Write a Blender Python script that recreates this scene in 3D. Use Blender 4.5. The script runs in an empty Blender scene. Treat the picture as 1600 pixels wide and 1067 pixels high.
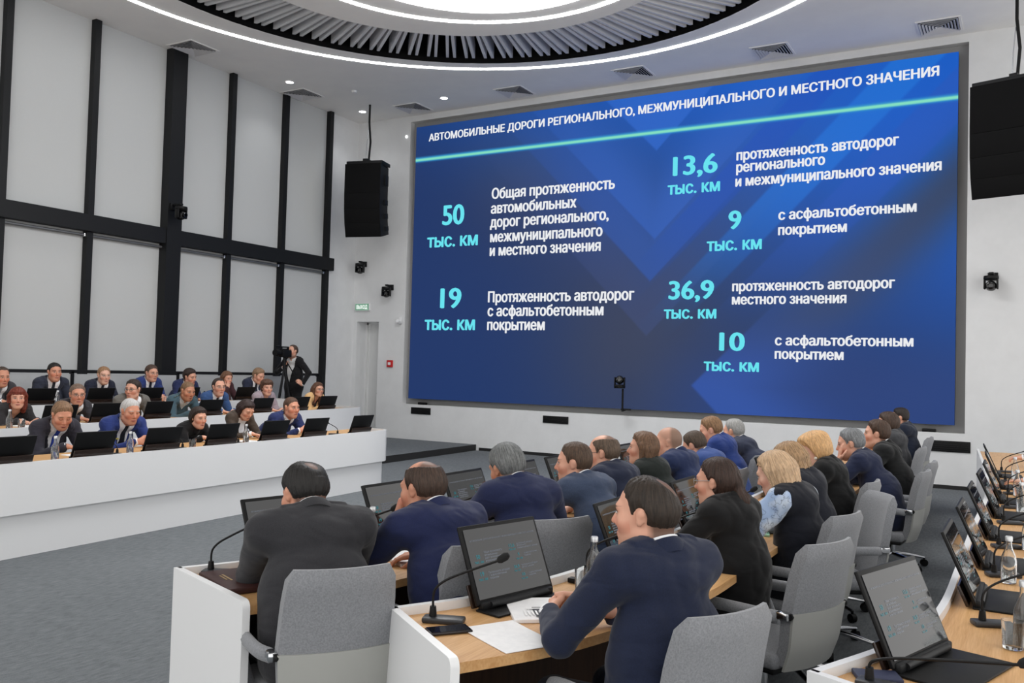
import bpy, bmesh, math, random
import numpy as np
from mathutils import Vector, Matrix

# ------------------------------------------------------------------ camera, sky, exposure
sc = bpy.context.scene
COL = sc.collection
EYE = np.array([0, 0, 1.65]); FPX, PIT, ROL, YAW = 1383.44, .0319, .0275, -.5263
def cam_axes():
    f = np.array([math.sin(YAW)*math.cos(PIT), math.cos(YAW)*math.cos(PIT), math.sin(PIT)])
    r = np.array([math.cos(YAW), -math.sin(YAW), 0]); u = np.cross(r, f)
    return f, r*math.cos(ROL)+u*math.sin(ROL), -r*math.sin(ROL)+u*math.cos(ROL)
F_, R_, U_ = cam_axes()
cd = bpy.data.cameras.new('camera'); cd.sensor_width = 36; cd.lens = 36*FPX/1600; cd.clip_start = .05
co = bpy.data.objects.new('camera', cd); COL.objects.link(co); sc.camera = co
co.matrix_world = Matrix([[R_[i], U_[i], -F_[i], EYE[i]] for i in range(3)]+[[0, 0, 0, 1]])
vs = sc.view_settings; sc.display_settings.display_device = 'sRGB'
vs.view_transform = 'Standard'; vs.look = 'None'; vs.gamma = 1; vs.exposure = 0.14; vs.use_curve_mapping = False
w = bpy.data.worlds.new('world'); sc.world = w; w.use_nodes = True
bg = w.node_tree.nodes['Background']; bg.inputs[0].default_value = (1, .985, .965, 1); bg.inputs[1].default_value = 1.5
sc.cycles.max_bounces = 7; sc.cycles.diffuse_bounces = 4; sc.cycles.glossy_bounces = 3
sc.cycles.transmission_bounces = 6; sc.cycles.transparent_max_bounces = 8
sc.cycles.caustics_reflective = False; sc.cycles.caustics_refractive = False
PANEL_L, RING_L, SCREEN_L = 8.5, 16.0, .80     # luminous ceiling panel, light rings, video wall

# ------------------------------------------------------------------ materials
def lin(c):
    return tuple(((x/255)/12.92 if x/255 <= .04045 else ((x/255+.055)/1.055)**2.4) for x in c)
MATS = {}
class NT:
    def __init__(s, m): s.n = m.node_tree.nodes; s.l = m.node_tree.links
    def new(s, t, **k):
        x = s.n.new(t)
        for a, b in k.items(): setattr(x, a, b)
        return x
    def put(s, sock, v):
        if isinstance(v, bpy.types.NodeSocket): s.l.new(v, sock)
        elif v is not None: sock.default_value = v
    def m(s, op, a, b=None, c=None, clamp=False):
        x = s.new('ShaderNodeMath', operation=op, use_clamp=clamp)
        for i, v in enumerate((a, b, c)):
            if v is not None: s.put(x.inputs[i], v)
        return x.outputs[0]
    def mix(s, f, a, b):
        x = s.new('ShaderNodeMix', data_type='RGBA')
        s.put(x.inputs[0], f); s.put(x.inputs[6], a); s.put(x.inputs[7], b); return x.outputs[2]
    def noise(s, vec, scale, detail=2, rough=.5):
        x = s.new('ShaderNodeTexNoise'); s.put(x.inputs['Vector'], vec)
        x.inputs['Scale'].default_value = scale; x.inputs['Detail'].default_value = detail; x.inputs['Roughness'].default_value = rough
        return x.outputs[0]
    def coord(s, scale=(1, 1, 1), kind='Object'):
        t = s.new('ShaderNodeTexCoord'); mp = s.new('ShaderNodeMapping'); mp.inputs['Scale'].default_value = scale
        s.l.new(t.outputs[kind], mp.inputs[0]); return mp.outputs[0]
    def bump(s, h, strength, dist):
        x = s.new('ShaderNodeBump'); x.inputs['Strength'].default_value = strength; x.inputs['Distance'].default_value = dist
        s.put(x.inputs['Height'], h); return x.outputs[0]
def mat(name, rgb, rough=.5, metal=0, spec=.5, emit=None, es=0, trans=0, ior=1.45, sheen=0, coat=0):
    if name in MATS: return MATS[name]
    m = bpy.data.materials.new(name); m.use_nodes = True; b = m.node_tree.nodes['Principled BSDF']
    c = lin(rgb)+(1,)
    b.inputs['Base Color'].default_value = c; b.inputs['Roughness'].default_value = rough; b.inputs['Metallic'].default_value = metal
    b.inputs['Specular IOR Level'].default_value = spec; b.inputs['IOR'].default_value = ior
    b.inputs['Transmission Weight'].default_value = trans; b.inputs['Sheen Weight'].default_value = sheen
    b.inputs['Coat Weight'].default_value = coat
    if emit: b.inputs['Emission Color'].default_value = lin(emit)+(1,); b.inputs['Emission Strength'].default_value = es
    MATS[name] = m; return m
def noisy(name, rgb, rgb2, scale, rough=.7, sc3=(1, 1, 1), bump=0, dist=.002, detail=3, spec=.3, sheen=0, kind='Object'):
    if name in MATS: return MATS[name]
    m = mat(name, rgb, rough, spec=spec, sheen=sheen); t = NT(m); b = t.n['Principled BSDF']
    nz = t.noise(t.coord(sc3, kind), scale, detail, .6)
    r = t.new('ShaderNodeMapRange'); r.inputs[1].default_value = .3; r.inputs[2].default_value = .7; t.put(r.inputs[0], nz)
    t.put(b.inputs['Base Color'], t.mix(r.outputs[0], lin(rgb)+(1,), lin(rgb2)+(1,)))
    if bump: t.put(b.inputs['Normal'], t.bump(nz, bump, dist))
    return m
def shade(rgb, k): return tuple(max(0, min(255, x*k)) for x in rgb)
def cloth(rgb, k=1.18, scale=260, sc3=(1, 1, 1), fold=.55):
    n = 'cloth_%d_%d_%d_%d' % (*rgb, scale)
    if n in MATS: return MATS[n]
    m = noisy(n, rgb, shade(rgb, k), scale, .85, sc3, 0, .0015, 2, .2, .12); t = NT(m)
    x = t.new('ShaderNodeTexNoise'); t.put(x.inputs['Vector'], t.coord((1, 1, 1.9))); x.inputs['Scale'].default_value = 6.5; x.inputs['Detail'].default_value = 1.2; x.inputs['Distortion'].default_value = .9
    t.put(t.n['Principled BSDF'].inputs['Normal'], t.bump(x.outputs[0], fold, .03)); return m
def wood_mat():
    n = 'oak_veneer'
    if n in MATS: return MATS[n]
    m = mat(n, (205, 160, 108), .42, spec=.4); t = NT(m); b = t.n['Principled BSDF']
    a = t.noise(t.coord((14, .9, 6)), 3, 4, .6); c = t.noise(t.coord((60, 2, 20)), 4, 2)
    k = t.m('ADD', t.m('MULTIPLY', a, .6), t.m('MULTIPLY', c, .4))
    r = t.new('ShaderNodeMapRange'); r.inputs[1].default_value = .35; r.inputs[2].default_value = .65; t.put(r.inputs[0], k)
    t.put(b.inputs['Base Color'], t.mix(r.outputs[0], lin((190, 142, 90))+(1,), lin((216, 173, 122))+(1,)))
    return m
WHITE = mat('white_lacquer', (226, 227, 228), .35, spec=.4)
WALL = noisy('wall_paint', (222, 223, 224), (216, 217, 218), 3, .75, spec=.2)
CEIL = noisy('ceiling_paint', (238, 237, 235), (233, 232, 231), 2, .8, spec=.2)
BLACK = mat('black_plastic', (13, 13, 14), .5, spec=.28)
SATIN = mat('black_metal', (21, 22, 24), .5, spec=.3)
DARK = mat('dark_void', (22, 22, 23), .9, spec=.1)
CHROME = mat('chrome', (205, 207, 210), .16, 1)
GREYM = mat('grey_metal', (120, 122, 125), .4, .6)
PAPER = noisy('paper', (240, 240, 240), (232, 232, 233), 30, .8, spec=.2)
GLASS = mat('clear_glass', (250, 252, 252), .02, trans=1, ior=1.45)
WATER = mat('clear_water', (250, 252, 253), .0, trans=1, ior=1.33)
SCREENM = mat('screen_glass', (8, 9, 11), .05, spec=.8, emit=(22, 26, 32), es=.2)
WOOD = wood_mat()
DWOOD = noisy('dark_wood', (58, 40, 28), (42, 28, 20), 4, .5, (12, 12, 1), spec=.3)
FABG = noisy('grey_upholstery', (140, 142, 146), (119, 121, 125), 170, .9, (1, 1, 1), .5, .001, 2, .15, .25)
SHELL = mat('chair_shell', (162, 163, 159), .5, spec=.35)
def emis(name, rgb, s):
    m = mat(name, (0, 0, 0), .9, emit=rgb, es=s); return m

# ------------------------------------------------------------------ mesh builder
def rot(ax, ang): return Matrix.Rotation(ang, 4, ax)
def T(*v): return Matrix.Translation(v)
class MB:
    def __init__(s): s.v = []; s.f = []; s.mi = []; s.M = Matrix.Identity(4); s.k = 0
    def add(s, vs, fs, M=None):
        M = s.M @ M if M is not None else s.M
        o = len(s.v); s.v += [tuple(M @ Vector(p)) for p in vs]
        s.f += [tuple(o+i for i in f) for f in fs]; s.mi += [s.k]*len(fs); return s
    def box(s, c, d, M=None, bev=0, seg=2):
        bm = bmesh.new(); bmesh.ops.create_cube(bm, size=1)
        for p in bm.verts: p.co = Vector((c[0]+p.co.x*d[0], c[1]+p.co.y*d[1], c[2]+p.co.z*d[2]))
        if bev: bmesh.ops.bevel(bm, geom=bm.edges[:], offset=min(bev, min(d)*.49), segments=seg, affect='EDGES', profile=.5)
        return s.frombm(bm, M)
    def frombm(s, bm, M=None):
        bm.verts.index_update(); s.add([p.co[:] for p in bm.verts], [[p.index for p in f.verts] for f in bm.faces], M); bm.free(); return s
    def tube(s, pts, r, n=10, cap=True, flat=1.0):
        P = [Vector(p) for p in pts]; rs = r if isinstance(r, (list, tuple)) else [r]*len(P)
        vs = []; ref = None
        for i, p in enumerate(P):
            d = (P[min(i+1, len(P)-1)]-P[max(i-1, 0)]).normalized()
            if ref is None: ref = Vector((0, 0, 1)) if abs(d.z) < .9 else Vector((1, 0, 0))
            a = d.cross(ref).normalized(); b = a.cross(d).normalized(); ref = b
            for k in range(n):
                t = 2*math.pi*k/n; vs.append(tuple(p+a*(rs[i]*math.cos(t))+b*(rs[i]*flat*math.sin(t))))
        fs = [(i*n+k, i*n+(k+1) % n, (i+1)*n+(k+1) % n, (i+1)*n+k) for i in range(len(P)-1) for k in range(n)]
        if cap: fs += [tuple(range(n-1, -1, -1)), tuple((len(P)-1)*n+k for k in range(n))]
        return s.add(vs, fs)
    def cyl(s, a, b, r, r2=None, n=20): return s.tube([a, b], [r, r if r2 is None else r2], n)
    def lathe(s, prof, M=None, n=24, a0=0, a1=2*math.pi):
        full = abs(a1-a0-2*math.pi) < 1e-6; m = n if full else n+1
        vs = [(r*math.cos(a0+(a1-a0)*k/n), r*math.sin(a0+(a1-a0)*k/n), z) for r, z in prof for k in range(m)]
        fs = [(i*m+k, i*m+(k+1) % m, (i+1)*m+(k+1) % m, (i+1)*m+k) for i in range(len(prof)-1) for k in range(m if full else n)]
        return s.add(vs, fs, M)
    def prism(s, poly, z0, z1, M=None):
        n = len(poly); vs = [(x, y, z0) for x, y in poly]+[(x, y, z1) for x, y in poly]
        return s.add(vs, [tuple(range(n-1, -1, -1)), tuple(range(n, 2*n))]+[(i, (i+1) % n, n+(i+1) % n, n+i) for i in range(n)], M)
    def strip(s, A, B, z0, z1):
        """solid between two plan polylines A and B (same count) from z0 to z1"""
        n = len(A); vs = [(p[0], p[1], z) for z in (z0, z1) for L in (A, B) for p in L]
        a0, b0, a1, b1 = 0, n, 2*n, 3*n; fs = []
        for i in range(n-1):
            fs += [(a1+i, b1+i, b1+i+1, a1+i+1), (a0+i, a0+i+1, b0+i+1, b0+i), (a0+i, a1+i, a1+i+1, a0+i+1), (b0+i, b0+i+1, b1+i+1, b1+i)]
        fs += [(a0, b0, b1, a1), (a0+n-1, a1+n-1, b1+n-1, b0+n-1)]
        return s.add(vs, fs)
    def build(s, name, mats, parent=None, smooth=True, loc=None, rz=0, ang=40):
        me = bpy.data.meshes.new(name); me.from_pydata(s.v, [], s.f)
        ms = mats if isinstance(mats, (list, tuple)) else [mats]
        for m in ms: me.materials.append(m)
        if len(ms) > 1: me.polygons.foreach_set('material_index', s.mi)
        bm = bmesh.new(); bm.from_mesh(me); bmesh.ops.recalc_face_normals(bm, faces=bm.faces[:]); bm.to_mesh(me); bm.free()
        if smooth: me.shade_smooth(); me.set_sharp_from_angle(angle=math.radians(ang))
        return link(name, me, parent, loc, rz)
def link(name, me, parent=None, loc=None, rz=0):
    o = bpy.data.objects.new(name, me); COL.objects.link(o)
    if parent is not None: o.parent = parent
    if loc is not None: o.location = loc
    if rz: o.rotation_euler.z = rz
    return o
def empty(name, loc, rz=0): return link(name, None, None, loc, rz)
def tag(o, label, cat, group=None):
    o['label'] = label; o['category'] = cat
    if group: o['group'] = group
    return o
def struct(o): o['kind'] = 'structure'; return o
def dup(root, loc, rz, label=None, cat=None, group=None):
    r = root.copy(); COL.objects.link(r); r.location = loc; r.rotation_euler.z = rz
    if label: r['label'] = label
    if group: r['group'] = group
    for ch in list(root.children):
        c = ch.copy(); COL.objects.link(c); c.parent = r
        for g in ch.children:
            d = g.copy(); COL.objects.link(d); d.parent = c
    return r
def spline(P, n=10):
    P = [np.array(p, float) for p in P]; Q = [2*P[0]-P[1]]+P+[2*P[-1]-P[-2]]; out = []
    for i in range(1, len(Q)-2):
        a, b, c, d = Q[i-1:i+3]
        for k in range(n):
            t = k/n; out.append(.5*((2*b)+(c-a)*t+(2*a-5*b+4*c-d)*t*t+(3*b-a-3*c+d)*t**3))
    out.append(P[-1]); return out
def offset(L, d):
    """plan polyline shifted to its right by d"""
    out = []
    for i, p in enumerate(L):
        t = L[min(i+1, len(L)-1)]-L[max(i-1, 0)]; t = t/np.linalg.norm(t); out.append(p+np.array([t[1], -t[0]])*d)
    return out

# ------------------------------------------------------------------ setting
DY, WX, HZ, BX = 15.23, -12.95, 7.06, 4.2        # screen wall, glazed wall, ceiling height, right limit of the shell
FLOORM = mat('carpet', (104, 108, 111), .95, spec=.1)
t = NT(FLOORM); b_ = t.n['Principled BSDF']
n1 = t.noise(t.coord((1, 1, 1)), 220, 2, .7); n2 = t.noise(t.coord((5, 1.2, 1)), 9, 5, .65); n3 = t.noise(t.coord(), .7, 2)
k = t.m('ADD', t.m('MULTIPLY', n1, .5), t.m('ADD', t.m('MULTIPLY', n2, .4), t.m('MULTIPLY', n3, .1)))
r_ = t.new('ShaderNodeMapRange'); r_.inputs[1].default_value = .36; r_.inputs[2].default_value = .64; t.put(r_.inputs[0], k)
t.put(b_.inputs['Base Color'], t.mix(r_.outputs[0], lin((84, 88, 91))+(1,), lin((128, 132, 135))+(1,)))
t.put(b_.inputs['Normal'], t.bump(n1, .5, .004))
struct(MB().box(((WX+BX)/2, 6.1, -.05), (BX-WX+.4, 18.9, .1)).build('floor', FLOORM))
# tiers of the left stand
struct(MB().prism([(-8.67, -1.0), (-9.62, DY-.02), (WX+.02, DY-.02), (WX+.02, -1.0)], 0, .12).build('floor_tier', FLOORM))
struct(MB().prism([(-10.88, -1.0), (-11.2, 12.9), (WX+.02, 12.9), (WX+.02, -1.0)], .12, .24).build('floor_tier', FLOORM))
struct(MB().strip([np.array((-8.665, -1.0)), np.array((-9.615, DY-.03))], [np.array((-8.655, -1.0)), np.array((-9.605, DY-.03))], .001, .12).build('trim_1', mat('step_edge', (34, 34, 35), .8)))
# screen wall with a recess for the video wall and a door niche in the corner
SX0, SX1, SZ0, SZ1 = -11.52, -.8, .86, 6.93
def wallgrid(xs, zs, hole):
    m = MB(); 
    for i in range(len(xs)-1):
        for j in range(len(zs)-1):
            if not hole(i, j): m.box(((xs[i]+xs[i+1])/2, DY+.2, (zs[j]+zs[j+1])/2), (xs[i+1]-xs[i], .4, zs[j+1]-zs[j]))
    return m
DX0, DX1, DZ = WX+.12, -12.22, 2.62
m = wallgrid([WX-.2, DX0, DX1, SX0, SX1, BX], [0, SZ0, DZ, SZ1, HZ], lambda i, j: (i == 1 and j < 2) or (i == 3 and j in (1, 2)))
struct(m.build('wall_back', WALL, smooth=False))
struct(MB().box(((SX0+SX1)/2, DY+.16, (SZ0+SZ1)/2), (SX1-SX0-.004, .04, SZ1-SZ0-.004)).build('trim_2', mat('recess_grey', (150, 150, 150), .7)))
m = MB().box(((DX0+DX1)/2+.04, DY+.36, .5*DZ), (DX1-DX0-.1, .04, DZ-.06))
dr = struct(m.build('door_1', mat('door_white', (214, 215, 215), .5)))
m = MB().box((DX0+.05, DY+.34, DZ/2), (.05, .06, DZ-.01)).box((DX1-.03, DY+.34, DZ/2), (.04, .06, DZ-.01)).box(((DX0+DX1)/2, DY+.34, DZ-.03), (DX1-DX0-.05, .06, .05))
m.build('door_frame', mat('door_white', (214, 215, 215), .5), dr)
MB().cyl((DX1-.14, DY+.335, 1.05), (DX1-.14, DY+.29, 1.05), .012).cyl((DX1-.14, DY+.29, 1.05), (DX1-.25, DY+.29, 1.05), .01).build('door_handle', CHROME, dr)
struct(MB().box((-5.6, DY-.006, .03), (7.9, .012, .06)).box((1.0, DY-.006, .03), (5, .012, .06)).build('baseboard_back', mat('base_black', (28, 28, 29), .6)))
# glazed wall on the left: blinds behind mullions, transom, big post, white pier at the corner
struct(MB().box((WX-.2, 14.78, HZ/2), (.4, .92, HZ)).build('wall_left', WALL, smooth=False))
BLIND = noisy('roller_blind', (196, 198, 198), (190, 192, 192), 240, .9, (1, 1, 1), .15, .0008, 2, .15)
ys = [-.9, 1.3, 3.5, 5.15, 7.31, 8.72, 10.25, 11.55, 12.93, 14.24]
for i in range(len(ys)-1):
    wdw = struct(MB().box((WX-.03, (ys[i]+ys[i+1])/2, (3.9+HZ)/2), (.02, ys[i+1]-ys[i]-.02, HZ-3.9)).build('window_%d' % (2*i+1), BLIND))
    wd2 = struct(MB().box((WX-.03, (ys[i]+ys[i+1])/2, (.24+3.66)/2), (.02, ys[i+1]-ys[i]-.02, 3.42)).build('window_%d' % (2*i+2), BLIND))
    MB().cyl((WX+.035, ys[i]+.05, 3.60), (WX+.035, ys[i+1]-.05, 3.60), .022).build('blind_bar', GREYM, wd2)
    MB().box((WX+.035, ys[i+1]-.06, 3.60), (.06, .05, .06), bev=.008).build('blind_bracket', CHROME, wd2)
m = MB()
for i, y in enumerate(ys):
    wid = .3
    m.box((WX+(.07 if i == 6 else .03), y, HZ/2), (.2 if i == 6 else .12, wid if i == 6 else .105, HZ))
struct(m.build('trim_3', SATIN, smooth=False))
struct(MB().box((WX+.05, 6.73, 3.79), (.2, 15.3, .26)).box((WX+.09, 6.73, 3.68), (.1, 15.3, .05)).build('trim_4', SATIN, smooth=False))
# ceiling with a round opening
OC, OR = (-6.27, 8.8), 4.79
def ceil_mesh():
    N = 128; vs = []; fs = []
    x0, x1, y0, y1 = WX-.3, BX, -3.3, DY+.4
    for k in range(N):
        a = 2*math.pi*k/N; c, s = math.cos(a), math.sin(a); vs.append((OC[0]+OR*c, OC[1]+OR*s, HZ))
        tx = ((x1 if c > 0 else x0)-OC[0])/c if abs(c) > 1e-6 else 1e9; ty = ((y1 if s > 0 else y0)-OC[1])/s if abs(s) > 1e-6 else 1e9
        q = min(tx, ty); vs.append((OC[0]+q*c, OC[1]+q*s, HZ))
    for k in range(N):
        j = (k+1) % N; fs.append((2*k, 2*k+1, 2*j+1, 2*j))
    m = MB().add(vs, fs); 
    for cx, cy in ((x0, y0), (x0, y1), (x1, y0), (x1, y1)):
        best = sorted(range(N), key=lambda k: math.hypot(vs[2*k+1][0]-cx, vs[2*k+1][1]-cy))[:2]
        m.add([vs[2*best[0]+1], vs[2*best[1]+1], (cx, cy, HZ)], [(0, 1, 2)])
    return m
struct(ceil_mesh().build('ceiling', CEIL, smooth=False))
m = MB().lathe([(OR, 0), (OR, .75), (0.01, .75)], T(OC[0], OC[1], HZ), 96)
struct(m.build('ceiling_recess', DARK))
IC, IR, DROP = (-5.91, 8.31), 3.03, .42
m = MB(); NP = 88
for i in range(NP):
    a = 2*math.pi*i/NP
    for da in (-.0135, .0135):
        ca, sa = math.cos(a+da), math.sin(a+da)
        ox, oy = OC[0]+(OR-.09)*ca, OC[1]+(OR-.09)*sa; ix, iy = IC[0]+(IR-.3)*math.cos(a+da*.8), IC[1]+(IR-.3)*math.sin(a+da*.8)
        L = math.hypot(ox-ix, oy-iy); an = math.atan2(oy-iy, ox-ix); h = .024
        vs = [(0, -h, -DROP+.07), (0, h, -DROP+.07), (L, h, .06), (L, -h, .06), (0, -h, .3), (0, h, .3), (L, h, .3), (L, -h, .3)]
        m.add(vs, [(0, 1, 2, 3), (7, 6, 5, 4), (0, 4, 5, 1), (2, 6, 7, 3), (1, 5, 6, 2), (0, 3, 7, 4)], T(ix, iy, HZ) @ rot('Z', an))
struct(m.build('trim_5', mat('baffle_grey', (214, 214, 216), .6), smooth=False))
m = MB().lathe([(IR, .5), (IR, .03), (IR-.03, 0), (1.7, 0), (1.7, .3)], T(IC[0], IC[1], HZ-DROP), 96)
struct(m.build('trim_6', CEIL))
def ring(c, r, wd, z): return MB().lathe([(r-wd/2, .012), (r-wd/2, .004), (r+wd/2, .004), (r+wd/2, .012)], T(c[0], c[1], z), 160)
o = ring((-6.09, 8.29), 5.61, .075, HZ-.012).build('ceiling_light', emis('ring_light', (255, 255, 255), RING_L))
tag(o, 'large glowing light ring set in the ceiling around the baffles', 'ceiling light')
o = ring((-5.65, 8.32), 2.57, .075, HZ-DROP-.012).build('ceiling_light', MATS['ring_light'])
tag(o, 'smaller glowing light ring on the central ceiling disc', 'ceiling light')
o = MB().lathe([(1.95, .03), (1.95, 0), (.01, 0)], T(-5.63, 8.56, HZ-DROP-.04), 96).build('ceiling_light', emis('luminous_panel', (255, 255, 255), PANEL_L))
tag(o, 'round luminous white panel at the centre of the ceiling', 'ceiling light')

# ------------------------------------------------------------------ signed-distance bodies
f32 = np.float32
def smin(a, b, k):
    h = np.maximum(k-np.abs(a-b), 0)/k
    return np.minimum(a, b)-h*h*k*.25
class Fld:
    def __init__(s, lo, hi, v):
        s.lo = np.array(lo, float); s.v = v; n = np.ceil((np.array(hi)-s.lo)/v-1e-4).astype(int)+1
        s.ax = [(s.lo[i]+v*np.arange(n[i])).astype(f32) for i in range(3)]; s.f = np.full(n, .5, f32)
    def sl(s, a, b):
        r = []
        for i in range(3):
            i0 = max(0, int((a[i]-s.lo[i])/s.v)); i1 = min(len(s.ax[i]), int((b[i]-s.lo[i])/s.v)+2)
            if i1 <= i0: return None
            r.append(slice(i0, i1))
        return tuple(r)
    def g(s, sl=None):
        a = [s.ax[i] if sl is None else s.ax[i][sl[i]] for i in range(3)]
        return a[0][:, None, None], a[1][None, :, None], a[2][None, None, :]
    def ev(s, prims, off=0., sub=False):
        for p in prims:
            k = p[-1]; mg = k+off+3*s.v+.012
            if p[0] == 'e':
                _, c, R, r, _ = p; c = np.array(c, float); r = np.array(r, float); R = np.eye(3) if R is None else R
                ext = np.sqrt(((R*r)**2).sum(1))+mg; sl = s.sl(c-ext, c+ext)
                if sl is None: continue
                X, Y, Z = s.g(sl); X = X-f32(c[0]); Y = Y-f32(c[1]); Z = Z-f32(c[2])
                q = [(X*f32(R[0, i])+Y*f32(R[1, i])+Z*f32(R[2, i])) for i in range(3)]
                k0 = np.sqrt(sum((q[i]/f32(r[i]))**2 for i in range(3)))+1e-6; k1 = np.sqrt(sum((q[i]/f32(r[i]**2))**2 for i in range(3)))+1e-6
                d = k0*(k0-1)/k1
            else:
                _, a, b, ra, rb, _ = p; a = np.array(a, float); b = np.array(b, float); e = max(ra, rb)+mg
                sl = s.sl(np.minimum(a, b)-e, np.maximum(a, b)+e)
                if sl is None: continue
                X, Y, Z = s.g(sl); u = b-a; L = float(u@u)+1e-9
                X = X-f32(a[0]); Y = Y-f32(a[1]); Z = Z-f32(a[2])
                t = np.clip((X*f32(u[0])+Y*f32(u[1])+Z*f32(u[2]))/f32(L), 0, 1)
                d = np.sqrt((X-t*f32(u[0]))**2+(Y-t*f32(u[1]))**2+(Z-t*f32(u[2]))**2)-(f32(ra)+t*f32(rb-ra))
            d = d-f32(off)
            s.f[sl] = -smin(-s.f[sl], d, k) if sub else smin(s.f[sl], d, k)
        return s
    def net(s):
        f = s.f; f[0] = f[-1] = .1; f[:, 0] = f[:, -1] = .1; f[:, :, 0] = f[:, :, -1] = .1
        I = f < 0; n = f.shape
        c = np.zeros((n[0]-1, n[1]-1, n[2]-1), np.uint8); cn = [(i, j, k) for i in (0, 1) for j in (0, 1) for k in (0, 1)]
        sh = lambda A, q: A[q[0]:n[0]-1+q[0], q[1]:n[1]-1+q[1], q[2]:n[2]-1+q[2]]
        for q in cn: c += sh(I, q)
        act = np.argwhere((c > 0) & (c < 8)); idx = np.full(c.shape, -1, np.int32); idx[tuple(act.T)] = np.arange(len(act))
        val = {q: f[act[:, 0]+q[0], act[:, 1]+q[1], act[:, 2]+q[2]] for q in cn}
        P = np.zeros((len(act), 3)); W = np.zeros(len(act))
        for q in cn:
            for ax in range(3):
                if q[ax]: continue
                q2 = tuple(1 if i == ax else q[i] for i in range(3)); a, b = val[q], val[q2]; x = (a < 0) != (b < 0)
                t = np.where(x, a/np.where(x, a-b, 1), 0); p = np.tile(np.array(q, float), (len(act), 1)); p[:, ax] += t
                P += p*x[:, None]; W += x
        V = s.lo+s.v*(act+P/np.maximum(W, 1)[:, None]); Q = []
        for ax in range(3):
            b, d = [(1, 2), (2, 0), (0, 1)][ax]
            A = np.take(I, range(n[ax]-1), ax); B = np.take(I, range(1, n[ax]), ax)
            E = np.argwhere(A != B); E = E[(E[:, b] > 0) & (E[:, d] > 0) & (E[:, b] < n[b]-1) & (E[:, d] < n[d]-1)]
            fl = A[tuple(E.T)]
            def at(db, dd): 
                q = E.copy(); q[:, b] += db; q[:, d] += dd; return idx[tuple(q.T)]
            q4 = np.stack([at(-1, -1), at(0, -1), at(0, 0), at(-1, 0)], 1); q4[~fl] = q4[~fl][:, ::-1]; Q.append(q4)
        return V.astype(f32), np.concatenate(Q)
def sdf_obj(name, F, mats, parent=None, attr=None):
    V, Q = F.net(); me = bpy.data.meshes.new(name)
    me.vertices.add(len(V)); me.vertices.foreach_set('co', V.ravel())
    me.loops.add(len(Q)*4); me.loops.foreach_set('vertex_index', Q.ravel().astype(np.int32))
    me.polygons.add(len(Q)); me.polygons.foreach_set('loop_start', np.arange(0, len(Q)*4, 4, dtype=np.int32))
    me.update(calc_edges=True); me.shade_smooth(); me.materials.append(mats)
    if attr is not None:
        a = me.attributes.new('hc', 'FLOAT_VECTOR', 'POINT'); a.data.foreach_set('vector', attr(V).astype(f32).ravel())
    return link(name, me, parent)
def wr(F, seed, amp, wl=.11):
    rs = np.random.RandomState(seed); X, Y, Z = F.g(); out = 0
    for i in range(5):
        d = rs.normal(size=3); d[2] *= 1.3; d /= np.linalg.norm(d); fr = 2*math.pi/(wl*rs.uniform(.6, 1.8)); ph = rs.uniform(0, 6)
        w2 = rs.normal(size=3)*14
        out = out+(1-2*np.abs(np.sin(f32(fr/2)*(X*f32(d[0])+Y*f32(d[1])+Z*f32(d[2]))+f32(ph)+f32(.9)*np.sin(X*f32(w2[0])+Y*f32(w2[1])+Z*f32(w2[2])))))
    return out*f32(amp/5*1.6)

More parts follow.
